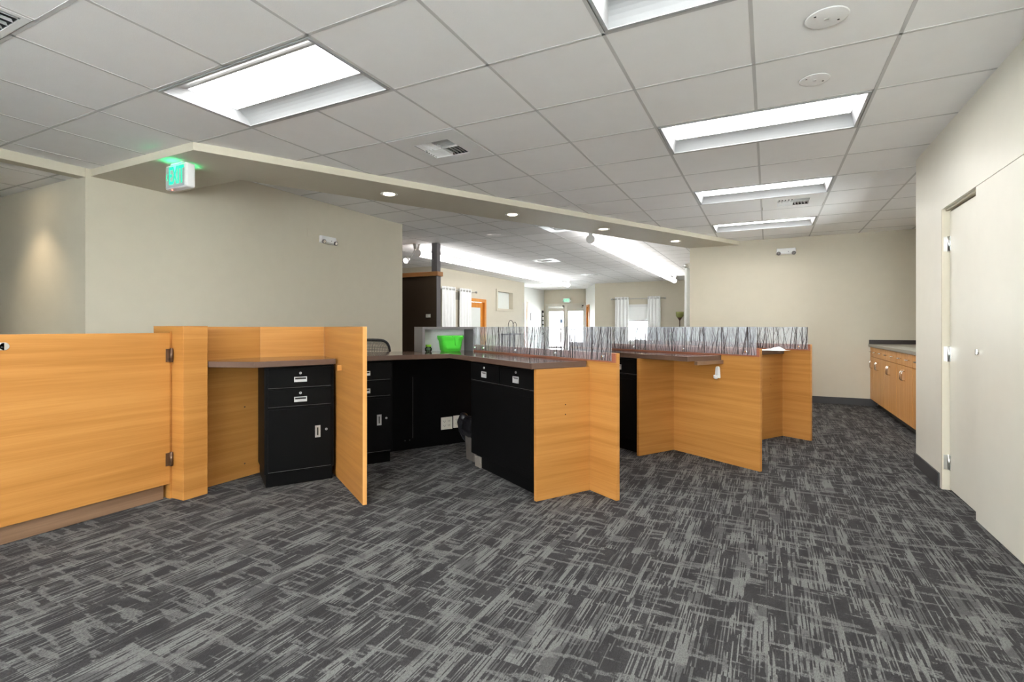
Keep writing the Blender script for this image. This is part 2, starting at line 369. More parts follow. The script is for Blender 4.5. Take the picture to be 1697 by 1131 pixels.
# ------------------------------------------------------------------ ceilings
def ceiling(name, x0, x1, y0, y1, z, gx, gy, g=0.61, holes=(), clips=(), label=None):
    m = MB(); bm = m.bm; t = 0.0085
    i0 = math.floor((x0-gx)/g); i1 = math.ceil((x1-gx)/g); j0 = math.floor((y0-gy)/g); j1 = math.ceil((y1-gy)/g)
    hs = set()
    for (a, b, w, h) in holes:
        for i in range(w):
            for j in range(h): hs.add((a+i, b+j))
    for i in range(i0, i1):
        for j in range(j0, j1):
            if (i, j) in hs: continue
            a, b = gx+i*g, gy+j*g
            m.quad([(a, b, z), (a, b+g, z), (a+g, b+g, z), (a+g, b, z)], 'tile')
    def tee_v(i, j):    # tee along y at x line i between j and j+1, left out inside fixtures that span it
        return (i-1, j) in hs and (i, j) in hs
    def bar(ax0, ax1, ay0, ay1):
        m.quad([(ax0, ay0, z-.0015), (ax0, ay1, z-.0015), (ax1, ay1, z-.0015), (ax1, ay0, z-.0015)], 'tee')
        for p, q in (((ax0, ay0), (ax0, ay1)), ((ax1, ay1), (ax1, ay0)), ((ax0, ay1), (ax1, ay1)), ((ax1, ay0), (ax0, ay0))):
            m.quad([(p[0], p[1], z-.0015), (p[0], p[1], z+.001), (q[0], q[1], z+.001), (q[0], q[1], z-.0015)], 'tee')
    for i in range(i0, i1+1):
        for j in range(j0, j1):
            if not tee_v(i, j): bar(gx+i*g-t, gx+i*g+t, gy+j*g+t, gy+(j+1)*g-t)
    for j in range(j0, j1+1):
        for i in range(i0, i1):
            if not ((i, j-1) in hs and (i, j) in hs): bar(gx+i*g-t, gx+(i+1)*g+t, gy+j*g-t, gy+j*g+t)
    allc = list(clips) + [((x0, 0), (-1, 0)), ((x1, 0), (1, 0)), ((0, y0), (0, -1)), ((0, y1), (0, 1))]
    for co, no in allc:
        geom = bm.verts[:] + bm.edges[:] + bm.faces[:]
        bmesh.ops.bisect_plane(bm, geom=geom, plane_co=(co[0], co[1], 0), plane_no=(no[0], no[1], 0), clear_outer=True)
    return struct(name, m, label=label, cat='ceiling' if label else None)

GX, GY = -0.676, 2.279
SP1 = V2(-3.73, 2.26); SP2 = V2(-0.40, 8.70); SP3 = V2(-1.133, 8.70); SP4 = V2(-4.12, 2.905)
sd = (SP2-SP1).normalized(); sn = V2(sd.y, -sd.x)      # sn points into this room
mid = (SP1+SP4)/2
TRO = [(-4, -1), (0, -1), (0, 2), (0, 5), (0, 8), (-4, -4), (0, -4)]
VENTS = [(-3, 1), (1, 6), (-5, -3)]
holes = [(a, b, 2, 1) for a, b in TRO] + [(a, b, 1, 1) for a, b in VENTS] + [(-4, -3, 1, 1)]
ceiling('ceiling_main', -3.95, 1.92, GY, 8.70, ZC, GX, GY, holes=holes, clips=[((mid.x, mid.y), (-sn.x, -sn.y))], label='suspended ceiling of pale square tiles over the staff side')
ceiling('ceiling_near', -5.16, 1.12, -3.3, GY, ZC, GX, GY, holes=holes)
struct('ceiling_infill', MB().box(-3.735, -3.467, .44, 1.068, ZC, ZC+.012, 'tile').box(-2.883, -2.50, .44, 1.068, ZC, ZC+.012, 'tile').box(-2.883, -2.868, .449, 1.059, ZC-.0015, ZC, 'tee').box(-3.482, -3.467, .449, 1.059, ZC-.0015, ZC, 'tee').box(-3.467, -2.883, .44, .462, ZC, ZC+.01, 'tile').box(-3.467, -2.883, 1.046, 1.068, ZC, ZC+.01, 'tile'))
ceiling('ceiling_nook', -9.6, -5.22, -3.3, 2.222, 2.40, -5.5, 1.5, label='lower tiled ceiling past the header beam')
LVENT = [(0, 10), (3, 4), (0, 16)]
ceiling('ceiling_lobby', -9.6, -1.08, 2.342, 20.6, ZL, -5.16, 5.05, holes=[(0, 10, 1, 1), (3, 4, 1, 1), (0, 16, 1, 1)], clips=[((mid.x, mid.y), (sn.x, sn.y))], label='white tiled ceiling of the long room beyond')
# dropped header with the downlights
struct('ceiling_header', MB().prism([(-5.22, 2.26), tuple(SP1), tuple(SP2), (-0.5, 8.76), (-1.12, 8.76), tuple(SP4), (-5.22, 2.905)], 2.40, 2.90, 'wall'), 0.002,
       label='beige dropped header running diagonally above the counters', cat='header')
struct('ceiling_beam', MB().box(-5.28, -5.165, -3.3, 2.222, 2.385, 2.90, 'wall'), 0.002)

# ------------------------------------------------------------------ troffers
def make_troffer():
    r = thing('troffer_light', 'x', 'ceiling light')
    w, d = 1.22, 0.61
    f = MB(); t = 0.014
    f.box(t, w-t, t, t+.016, -.004, .004, 'trof').box(t, w-t, d-t-.016, d-t, -.004, .004, 'trof')
    f.box(t, t+.016, t+.016, d-t-.016, -.004, .004, 'trof').box(w-t-.016, w-t, t+.016, d-t-.016, -.004, .004, 'trof')
    f.build('frame', r)
    a0, b0 = .03, .03; D = .055
    p = MB()      # reflector wings curving up to the lens
    y1, y2 = .150, d-.150; x1, x2 = .065, w-.065
    def surf(ya, yb):
        n = 6; prev = None
        for i in range(n+1):
            s = i/n; yy = ya+(yb-ya)*s; zz = D*(1-(1-s)**2); xx = a0+(x1-a0)*s
            cur = ((xx, yy, zz), (w-xx, yy, zz))
            if prev: p.quad([prev[0], prev[1], cur[1], cur[0]], 'trof')
            prev = cur
    surf(b0, y1); surf(d-b0, y2)
    for xa, xb in ((a0, x1), (w-a0, w-x1)):
        n = 6; prev = None
        for i in range(n+1):
            s = i/n; xx = xa+(xb-xa)*s; zz = D*(1-(1-s)**2); yy = b0+(y1-b0)*s
            cur = ((xx, yy, zz), (xx, d-yy, zz))
            if prev: p.quad([prev[0], prev[1], cur[1], cur[0]], 'trof')
            prev = cur
    for q in p.bm.faces: q.smooth = True
    p.box(.02, w-.02, .02, d-.02, .115, .12, 'trof')
    p.box(.02, .024, .02, d-.02, 0, .115, 'trof').box(w-.024, w-.02, .02, d-.02, 0, .115, 'trof').box(.02, w-.02, .02, .024, 0, .115, 'trof').box(.02, w-.02, d-.024, d-.02, 0, .115, 'trof')
    p.build('reflector', r)
    l = MB(); n = 10; prev = None     # bowed lens along the middle
    for i in range(n+1):
        s = i/n; yy = y1+(y2-y1)*s; zz = D-.010*math.sin(PI*s)
        cur = ((x1, yy, zz), (w-x1, yy, zz))
        if prev: l.quad([prev[0], prev[1], cur[1], cur[0]], 'lens')
        prev = cur
    for xx in (x1, w-x1):
        l.bm.faces.new([l.bm.verts.new((xx, y1+(y2-y1)*i/n, D-.010*math.sin(PI*i/n))) for i in range(n+1)])
    l.mi('lens')
    for q in l.bm.faces: q.smooth = len(q.verts) == 4
    l.build('lens', r)
    return r
TL = ['large lit troffer in front of the exit sign header', 'lit troffer cut by the top edge of the picture', 'big lit troffer beyond the two round ceiling plates, first of the far row',
      'lit troffer in front of the small rectangular ceiling vent', 'small lit troffer beyond the ceiling vent, closest to the beige back wall',
      'lit troffer above the gate side, out of view overhead', 'lit troffer above the double doors, out of view overhead']
t0 = make_troffer()
for k, (a, b) in enumerate(TRO):
    o = t0 if k == 0 else copy_tree(t0)
    o.location = (GX+a*.61, GY+b*.61, ZC); o['label'] = TL[k]; o['group'] = 'troffers over the staff side'

# ------------------------------------------------------------------ vents
def make_vent(loc, label, four=True, gs=.15, rot=0):
    r = thing('ceiling_vent', label, 'vent', loc, 0)
    p = MB(); o = .61/2; g0, g1 = o-gs, o+gs
    p.box(.013, .597, .013, g0, -.003, .004, 'white_metal').box(.013, .597, g1, .597, -.003, .004, 'white_metal').box(.013, g0, g0, g1, -.003, .004, 'white_metal').box(g1, .597, g0, g1, -.003, .004, 'white_metal')
    p.build('panel', r)
    MB().box(g0, g1, g0, g1, .05, .055, 'dark').box(g0-.004, g0, g0, g1, 0, .055, 'dark').box(g1, g1+.004, g0, g1, 0, .055, 'dark').box(g0, g1, g0-.004, g0, 0, .055, 'dark').box(g0, g1, g1, g1+.004, 0, .055, 'dark').build('duct', r)
    s = MB(); n = 5
    def louvre(x0, x1, y0, y1, lean):
        # thin blades leaning away from the grille centre
        if x1-x0 > y1-y0:
            s.hull8([(x0, y0+lean[1], 0), (x1, y0+lean[1], 0), (x1, y0+lean[1]+.003, 0), (x0, y0+lean[1]+.003, 0), (x0, y0, .022), (x1, y0, .022), (x1, y0+.003, .022), (x0, y0+.003, .022)], 'white_metal')
        else:
            s.hull8([(x0+lean[0], y0, 0), (x0+lean[0]+.003, y0, 0), (x0+lean[0]+.003, y1, 0), (x0+lean[0], y1, 0), (x0, y0, .022), (x0+.003, y0, .022), (x0+.003, y1, .022), (x0, y1, .022)], 'white_metal')
    st = gs/n
    for i in range(n):
        louvre(g0, o, o+i*st+.01, o+i*st+.013, (0, .018))
        louvre(o, g1, g0+i*st+.012, g0+i*st+.015, (0, -.018))
        louvre(g0+i*st+.012, g0+i*st+.015, g0, o, (-.018, 0))
        louvre(o+i*st+.01, o+i*st+.013, o, g1, (.018, 0))
    s.box(o-.003, o+.003, g0, g1, 0, .02, 'white_metal').box(g0, g1, o-.003, o+.003, 0, .02, 'white_metal')
    s.build('louvres', r)
    return r
make_vent((GX-3*.61, GY+1*.61, ZC), 'square ceiling vent with a four way grille above the first desk').__setitem__('group', 'ceiling vents')
make_vent((GX+1*.61, GY+6*.61, ZC), 'ceiling vent between the two farther troffers').__setitem__('group', 'ceiling vents')
v = make_vent((-3.48, 0.449, ZC), 'ceiling return grille at the top corner above the gate', gs=.265); v['group'] = 'ceiling vents'
for (a, b), lb in zip(LVENT, ('bright ceiling vent in the lobby between the two tube light runs', 'lobby ceiling vent half hidden by the dropped header', 'farthest lobby ceiling vent, near the entrance')):
    make_vent((-5.16+a*.61, 5.05+b*.61, ZL), lb)['group'] = 'ceiling vents'
# sprinkler / detector cover plates
def plate(x, y, z, r, name, label, cat, hole=True):
    t = thing(name, label, cat, (x, y, z))
    m = MB().lathe([(r*.24 if hole else 0, -.0065), (r*.92, -.0065), (r, -.0055), (r, -.004), (r*.24 if hole else 0, -.004)], 'tile' if hole else 'white_metal'); m.build('cover', t)
    if hole:
        MB().cyl((0, 0, -.0055), (0, 0, -.003), r*.25, m='dark', n=16).build('hole', t)
        for q in range(2):
            a = q*PI+.6; MB().cyl((math.cos(a)*r*.66, math.sin(a)*r*.66, -.0075), (math.cos(a)*r*.66, math.sin(a)*r*.66, -.006), .005, m='dark', n=10).build('screw', t)
        MB().box(-r*.12, r*.10, -r*.04, r*.04, -.012, -.004, 'steel').build('fitting', t)
    return t
plate(0.228, 2.588, ZC, .085, 'ceiling_plate', 'larger round white ceiling plate with a hole, at the top of the picture', 'ceiling plate')
plate(0.226, 3.206, ZC, .075, 'ceiling_plate', 'small round white ceiling plate right in front of the big troffer', 'ceiling plate')
plate(-4.27, 7.77, ZL, .12, 'ceiling_speaker', 'round white ceiling speaker over the lobby beyond the header', 'speaker', hole=False)

# ------------------------------------------------------------------ downlights in the header
DL = [(-3.274, 3.861), (-2.611, 5.196), (-1.928, 6.499), (-1.239, 7.889)]
DLL = ['warm recessed downlight in the header, one nearest the exit sign', 'warm recessed downlight, second along the header from the exit sign',
       'warm recessed downlight above the birch screens, third from the exit sign', 'warm recessed downlight at the narrow end of the header by the back wall']
def make_down():
    r = thing('downlight', 'x', 'downlight')
    MB().lathe([(.055, .0), (.075, -.006), (.082, -.001), (.082, .001)], 'white_metal').build('trim_ring', r)
    MB().lathe([(0, -.002), (.054, -.002), (.054, .0)], 'bulb').build('lamp', r)
    return r
d0 = make_down()
for k, (x, y) in enumerate(DL):
    o = d0 if k == 0 else copy_tree(d0)
    o.location = (x, y, 2.40); o['label'] = DLL[k]; o['group'] = 'downlights in the header'
o = copy_tree(d0); o.location = (-5.92, 1.86, 2.40); o['label'] = 'warm downlight grazing the nook wall past the header beam'; o['group'] = 'downlights in the header'
for k, (x, y, z, e) in enumerate([(p[0], p[1], 2.39, 3) for p in DL] + [(-5.92, 1.86, 2.39, 9)]):
    L = bpy.data.lights.new('downlight_beam', 'SPOT'); L.energy = e; L.color = (1, .80, .55); L.spot_size = math.radians(95); L.spot_blend = .8; L.shadow_soft_size = .04
    lo = bpy.data.objects.new('downlight_beam', L); COL.objects.link(lo); lo.location = (x, y, z)

# ------------------------------------------------------------------ exit sign
def text_mesh(body, size, depth, mat, parent, name, loc, rot, sx=1.0, bold=0.0):
    c = bpy.data.curves.new(name, 'FONT'); c.body = body; c.size = size; c.extrude = depth; c.align_x = 'CENTER'; c.align_y = 'CENTER'; c.offset = bold
    o = bpy.data.objects.new(name, c); COL.objects.link(o); dg = bpy.context.evaluated_depsgraph_get(); dg.update()
    me = bpy.data.meshes.new_from_object(o.evaluated_get(dg)); bpy.data.objects.remove(o)
    me.materials.clear(); me.materials.append(MAT[mat])
    t = bpy.data.objects.new(name, me); COL.objects.link(t); t.parent = parent; t.location = loc; t.rotation_euler = rot; t.scale = (sx, 1, 1)
    return t
es = thing('exit_sign', 'white exit sign with glowing green letters under the dropped header', 'exit sign', (-4.12, 2.395, 2.40))
MB().box(-.14, .14, -.036, .036, -.205, -.018, 'white').build('housing', es, bevel=.014)
MB().box(-.125, .115, -.0368, -.036, -.195, -.030, 'sign_face').build('face', es)
MB().box(-.08, .08, -.03, .03, -.02, 0.0, 'white').build('canopy', es, bevel=.008)
text_mesh('EXIT', .19, .002, 'exit', es, 'letters', (.012, -.0375, -.112), (PI/2, 0, 0), .50, .0025)
ar = MB(); ar.hull8([(-.125, -.039, -.11), (-.118, -.039, -.11), (-.103, -.039, -.085), (-.110, -.039, -.085), (-.125, -.036, -.11), (-.118, -.036, -.11), (-.103, -.036, -.085), (-.110, -.036, -.085)], 'exit')
ar.hull8([(-.125, -.039, -.11), (-.118, -.039, -.11), (-.103, -.039, -.135), (-.110, -.039, -.135), (-.125, -.036, -.11), (-.118, -.036, -.11), (-.103, -.036, -.135), (-.110, -.036, -.135)], 'exit')
ar.build('arrow', es)
MB().cyl((-.07, -.02, -.212), (-.07, -.02, -.203), .005, m='redled', n=10).build('test_lamp', es)
MB().box(-.10, .10, -.028, -.018, -.0185, -.0165, 'exit').box(-.10, .10, .018, .028, -.0185, -.0165, 'exit').build('light_slot', es)
for dy in (-.075, .075):
    L = bpy.data.lights.new('exit_glow', 'SPOT'); L.energy = 0.14; L.color = (.02, 1, .35); L.spot_size = math.radians(130); L.spot_blend = .5; L.shadow_soft_size = .02
    lo = bpy.data.objects.new('exit_glow', L); COL.objects.link(lo); lo.location = (-4.12, 2.395+dy*.75, 2.33); lo.rotation_euler = (PI, 0, 0)

# ------------------------------------------------------------------ emergency lights, cover plate
def emergency(loc, rz, label):
    r = thing('emergency_light', label, 'emergency light', loc, rz)
    MB().hull8([(-.13, -.05, -.035), (.13, -.05, -.035), (.13, 0, -.05), (-.13, 0, -.05), (-.12, -.045, .045), (.12, -.045, .045), (.13, 0, .05), (-.13, 0, .05)], 'white').build('housing', r, bevel=.008)
    for s in (-1, 1):
        h = MB().cyl((s*.10, -.045, -.03), (s*.10, -.066, -.034), .026, .028, 'grey_lam', 18); h.cyl((s*.10, -.066, -.034), (s*.10, -.068, -.0345), .020, .020, 'chrome', 18)
        h.build('lamp_head', r)
    MB().cyl((.03, -.05, -.01), (.03, -.053, -.01), .006, m='grey_lam', n=10).build('test_button', r)
    return r
emergency((.243, 8.70, 2.255), 0, 'white two-head emergency light on the beige back wall')
emergency((-5.16, 4.86, 2.25), PI/2, 'white two-head emergency light on the wide beige wall beside the cover plate')
tag(MB().box(0, .006, -.06, .06, -.055, .055, 'wall').build('cover_plate', bevel=.002, loc=(-5.16, 4.60, 2.30)), 'square beige cover plate on the wall beside the emergency light', 'cover plate')

# ------------------------------------------------------------------ gate, post, first desk
g = thing('swing_gate', 'low honey maple swing gate beside the square post', 'gate', (-3.45, 1.943, 0))
MB().box(-.03, 0, -.96, 0, .10, 1.075, 'wood').build('panel', g, bevel=.003)
for z in (.26, .93):
    MB().cyl((.006, .004, z-.045), (.006, .004, z+.045), .009, m='bronze', n=12).box(-.0, .003, -.028, .004, z-.042, z+.042, 'bronze').build('hinge', g)
lp = MB(); lp.cyl((0, -.80, 1.014), (.004, -.80, 1.014), .020, m='chrome', n=20).box(0, .004, -.86, -.80, .994, 1.034, 'chrome').cyl((.004, -.81, 1.01), (.006, -.81, 1.01), .005, m='dark', n=8)
lp.build('latch_plate', g, bevel=.001)
tag(MB().box(-3.56, -3.49, .96, 1.925, 0, .095, 'wood_dark').build('floor_plinth', bevel=.003), 'dark walnut plinth on the carpet under the swing gate', 'plinth')
ps = thing('gate_post', 'square honey maple post the gate hangs on', 'post', (-3.505, 2.04, 0))
MB().box(-.165, .165, -.08, .08, 0, TOP, 'wood').build('box_post', ps, bevel=.003)
MB().box(-.03, .045, -.0945, -.08, 0, TOP-.03, 'wood').build('hinge_stile', ps, bevel=.002)
MB().box(-.165, .165, -.08, .08, TOP, TOP+.004, 'wood').build('top_edging', ps)
SP = V2(-3.234, 3.017); SF = V2(-2.258, 2.415); sdir = (SF-SP).normalized(); snrm = V2(-sdir.y, sdir.x)
pw = thing('desk_partition', 'honey maple angled partition behind the first desk', 'partition', (-3.47, 2.12, 0))
o0 = V2(-3.47, 2.12)
def loc2(p): return (p[0]-o0.x, p[1]-o0.y)
p1 = V2(-3.47, 2.609); p2 = SP; bd = (p2-p1).normalized(); bn = V2(-bd.y, bd.x)
MB().prism([loc2(q) for q in ((-3.47, 2.122), p1, p1+bn*.12-V2(0, .0), (-3.59, 2.122))], 0, TOP, 'wood').build('straight_panel', pw, bevel=.002)
MB().prism([loc2(q) for q in (p1, p2, p2+bn*.12, p1+bn*.12)], 0, TOP, 'wood').build('angled_panel', pw, bevel=.002)
for z in (.10, .52): MB().cyl((.0005, .36, z), (.003, .36, z), .006, m='bronze', n=10).build('screw_cap', pw)
sp_ = thing('side_panel', 'tall free-standing honey maple panel between the first and second desks', 'panel', (SF.x, SF.y, 0), math.atan2(-sdir.y, -sdir.x))
MB().box(0, (SF-SP).length, -.026, 0, 0, TOP, 'wood').build('board', sp_, bevel=.002)
MB().box(-.0012, 0, -.026, 0, 0, TOP, 'wood_v').build('edge_band', sp_)
MB().box(.55, .58, 0.0, .03, CT0-.04, CT0-.002, 'wood').build('bracket', sp_)
tag(MB().prism([(-3.338, 2.125), (-3.03, 2.235), (-2.815, 2.735), (-3.215, 2.985), (-3.462, 2.60), (-3.462, 2.13), (-3.345, 2.125)], CT0, CT1, 'laminate').build('countertop', bevel=.003), 'short brown laminate desktop over the single black cabinet next to the gate post', 'desktop')

# ------------------------------------------------------------------ steel cabinets
def pull_h(w, h):          # recessed pull: raised rim, sloped tray, origin at its centre, facing -y
    m = MB(); t = .006
    m.box(-w/2, w/2, -.004, 0, h/2-t, h/2, 'satin').box(-w/2, w/2, -.004, 0, -h/2, -h/2+t, 'satin').box(-w/2, -w/2+t, -.004, 0, -h/2+t, h/2-t, 'satin').box(w/2-t, w/2, -.004, 0, -h/2+t, h/2-t, 'satin')
    return m
def pull(parent, x, z, w=.085, h=.034, kind='slot'):
    m = pull_h(w, h); t = .006
    if kind == 'slot':
        m.box(-w/2+t, w/2-t, -.0015, 0, -h/2+t, h/2-t, 'dark'); m.hull8([(-w/2+t, -.0035, -h/2+t), (w/2-t, -.0035, -h/2+t), (w/2-t, 0, -h/2+t), (-w/2+t, 0, -h/2+t), (-w/2+t, -.0015, 0), (w/2-t, -.0015, 0), (w/2-t, 0, 0), (-w/2+t, 0, 0)], 'satin')
    else:
        m.box(-w/2+t, w/2-t, -.0012, 0, -h/2+t, h*.12, 'satin').box(-w/2+t, w/2-t, -.0010, 0, h*.12, h/2-t, 'colgrey')  # grey upper strip paints in the shade of the recess
        m.hull8([(-w/2+t, -.0035, -h/2+t), (w/2-t, -.002, -h/2+t), (w/2-t, 0, -h/2+t), (-w/2+t, 0, -h/2+t), (-w/2+t, -.0015, h*.2), (-w/2+t+.005, -.0015, h*.2), (-w/2+t+.005, 0, h*.2), (-w/2+t, 0, h*.2)], 'satin')
    o = m.build('handle', parent); o.location = (x, -.014, z); return o
def lock(parent, x, z):
    o = MB().cyl((0, 0, 0), (0, -.006, 0), .009, .008, 'satin', 14).cyl((0, -.006, 0), (0, -.0065, 0), .003, m='dark', n=8).build('lock', parent); o.location = (x, -.012, z)
def carcass(r, w, d, h, toe=.09, rec=.035):
    MB().box(0, w, 0, d, toe, h, 'black').box(.01, w-.01, rec, d-.01, 0, toe, 'black').build('body', r, bevel=.002)
def front(r, name, x0, x1, z0, z1):
    m = MB().box(x0, x1, -.012, 0, z0, z1, 'black'); m.box(x0, x1, -.0125, -.001, z0-.0022, z0, 'seam')
    return m.build(name, r, bevel=.001)
def pedestal(label, loc, rz, toe=.09, rec=.02):
    r = thing('pedestal_cabinet', label, 'cabinet', loc, rz, 'black steel pedestal cabinets'); w = .462
    carcass(r, w, .42, CT0-.004, toe, rec)
    for z0, z1 in ((.687, .825), (.556, .674)):
        dr = front(r, 'drawer', .022, w-.022, z0, z1); zc = (z0+z1)/2
        pull(dr, w/2, zc-.014, .085, .036); lock(dr, w/2, zc+.030)
    dd = front(r, 'door', .022, w-.022, .105, .535)
    m = pull_h(.036, .085); m.box(-.012, .012, -.0015, 0, -.036, .036, 'steel').box(-.005, .004, -.0025, 0, -.028, .028, 'dark')
    o = m.build('handle', dd); o.location = (w-.115, -.014, .36); lock(dd, w-.055, .37)
    return r
rB = math.atan2(B.y, B.x)
c1 = V2(-3.098, 2.362)
pedestal('black two-drawer steel cabinet standing alone under the short desktop beside the gate post', (c1.x, c1.y, 0), rB, rec=.004)
K2 = V2(-2.47, 3.70)
c2 = K2 - B*.955 + A*.045
pedestal('black two-drawer steel cabinet partly hidden by the tall side panel, under the mesh chair', (c2.x, c2.y, 0), rB, rec=.03)

def wide_cabinet(label, loc, rz):
    """double width cabinet: two small drawers over one large flat door"""
    r = thing('counter_cabinet', label, 'cabinet', loc, rz, 'wide black steel cabinets'); w = .93
    MB().box(0, w, 0, .40, .11, CT0-.004, 'black').box(.012, w-.012, .045, .39, 0, .11, 'black').build('body', r, bevel=.002)
    for x0 in (.02, w/2+.008):
        dr = front(r, 'drawer', x0, x0+w/2-.028, .70, .828); xc = x0+(w/2-.028)/2
        pull(dr, xc, .752, .075, .045, 'tray'); lock(dr, xc, .803)
    dd = MB().box(.02, w-.02, -.010, 0, .125, .69, 'black').box(.06, w-.06, -.0125, -.01, .165, .65, 'black'); dd.build('door', r, bevel=.0015)
    for z in (.18, .77): MB().cyl((.035, -.002, z), (.035, -.005, z), .0035, m='chrome', n=8).build('rivet', r)
    return r
w2 = V2(-1.087, 3.338); wc = w2 - B*.44            # inner joint and near tip of the second desk's wing
rA = math.atan2(-A.y, -A.x)
cc = wc + A*.93 + A*.030 + B*.028
cb = wide_cabinet('wide black steel cabinet with two small chrome pulls at the second desk', (cc.x, cc.y, 0), rA)
MB().box(0.005, .095, .03, .045, .0, .085, 'taupe').box(0.005, .02, .045, .35, 0, .085, 'taupe').build('corner_plate', cb, bevel=.002)['label'] = 'grey corner plate on the toe kick'
P3a = V2(-.055, 4.346); P3b = P3a + A*.83; P3c = P3b - B*.44
cc = P3c + A*.965 + B*.034
wide_cabinet('wide black steel cabinet at the third desk, seen through the gap past the second screen', (cc.x, cc.y, 0), rA)

# ------------------------------------------------------------------ counters
E2 = V2(-1.345, 2.945)
def counter(name, E, K, back, depth, left, label):
    pts = [E, K, K-B*left, K-B*left+A*back, K+A*back+B*depth, E+B*depth]
    return tag(MB().prism([tuple(p) for p in pts], CT0, CT1, 'laminate').build(name, bevel=.003), label, 'countertop', 'L-shaped brown countertops')
counter('countertop', E2, K2, .62, .455, .90, 'glossy brown laminate countertop of the second desk carrying the green basket')
C3 = V2(-.56, 4.16); K3 = C3 + A*1.22
counter('countertop', C3, K3, .6, .415, .93, 'brown laminate countertop of the third desk, overhanging the white wall hook')
R4 = V2(.155, 5.883); C4 = R4 - B*.42; K4 = C4 + A*1.22
counter('countertop', C4, K4, .6, .405, .90, 'brown laminate countertop of the farthest desk with white papers on it')
tag(MB().prism(strip(P3a+A*.315-B*.33, B, .325, A, .03), CT0-.03, CT0-.001, 'wood_dark').build('counter_bracket', bevel=.002), 'brown support bracket under the third countertop overhang', 'bracket')

# ------------------------------------------------------------------ maple partitions
def partition(label, P, klen, kw, wing, zt=.944, holes=False):
    r = thing('counter_partition', label, 'partition', (P.x, P.y, 0), math.atan2(A.y, A.x), 'maple counter partitions')
    # local x runs along A, local y = -B side is the staff side (+y)
    MB().box(0, klen, -.028, 0, 0, zt, 'wood').build('long_panel', r, bevel=.0015)
    MB().box(kw, kw+.026, 0, wing, 0, CT0-.001, 'wood').build('wing_panel', r, bevel=.0015)
    MB().box(.002, klen, 0, .006, CT1+.001, zt, 'rail').build('rail', r)
    if holes:
        for z in (.60, .535): MB().cyl((kw-.0006, wing*.47, z), (kw+.002, wing*.47, z), .0045, m='dark', n=8).build('screw_hole', r)
    return r
w3 = V2(-.865, 3.202); P4a = V2(.372, 5.751)
# local +y for rotation atan2(A) is (-A.y, A.x) = -B
partition('honey maple partition at the end of the second desk, closest of the three screened ones', w3, 2.03, .26, .442, holes=True)
partition('honey maple partition of the third desk with the white hook on it', P3a, 2.35, .83, .44)
partition('farthest honey maple partition, next to the open aisle by the back wall', P4a, 2.35, .28, .44, holes=True)

# rear boards of the desk returns
pr = K2 + A*.385
tag(MB().prism(strip(pr-B*.46, B, .90, A, .02), 0, CT0-.002, 'black').build('modesty_panel', bevel=.001), 'flat black back panel with two outlets under the second countertop', 'panel')
bk = thing('desk_back_board', 'maple board closing the visitor side of the second desk', 'board', (0, 0, 0))
q0 = K2 - B*.93 + A*.60
MB().prism(strip(q0, B, 1.38, -A, .02), 0, CT0-.002, 'wood').build('board', bk)
for Kx, dd, nm in ((K3, .90, 'maple board closing the visitor side of the third desk'), (K4, .88, 'maple board closing the visitor side of the farthest desk')):
    q0 = Kx - B*dd + A*.58
    b2 = thing('desk_back_board', nm, 'board', (0, 0, 0)); MB().prism(strip(q0, B, dd+.39, -A, .02), 0, CT0-.002, 'wood').build('board', b2)
mr = pr   # screws and seam of the black panel
def on_panel(k): return pr + B*k
def rz_of(d): return math.atan2(d.y, d.x)
for kk in (-.263, -.218):
    for z in (.71, .085):
        q = on_panel(kk); MB().cyl((q.x, q.y, z), (q.x-A.x*.003, q.y-A.y*.003, z), .0045, m='chrome', n=8).build('screw', bpy.data.objects['modesty_panel'])
q = on_panel(-.19); MB().prism(strip(q-A*.001, B, .003, A, .001), .10, .66, 'seam').build('seam', bpy.data.objects['modesty_panel'])
def outlet(kk, z, w, n, label):
    q = on_panel(kk)-A*.001; r = thing('power_outlet', label, 'outlet', (q.x, q.y, z), rB)
    MB().box(-w/2, w/2, -.006, 0, -.058, .058, 'ivory').build('plate', r, bevel=.002)
    for i in range(n):
        cx = (i-(n-1)/2)*.046
        for dz in (-.02, .02):
            s = MB(); s.box(cx-.009, cx-.006, -.0066, -.0055, dz-.004, dz+.006, 'dark').box(cx+.006, cx+.009, -.0066, -.0055, dz-.004, dz+.006, 'dark').cyl((cx, -.0055, dz-.009), (cx, -.0066, dz-.009), .0025, m='dark', n=8)
            s.build('socket', r)
outlet(.147, .203, .116, 2, 'double-width ivory power outlet on the black panel')
outlet(.251, .208, .070, 1, 'single ivory power outlet beside the trash bin')

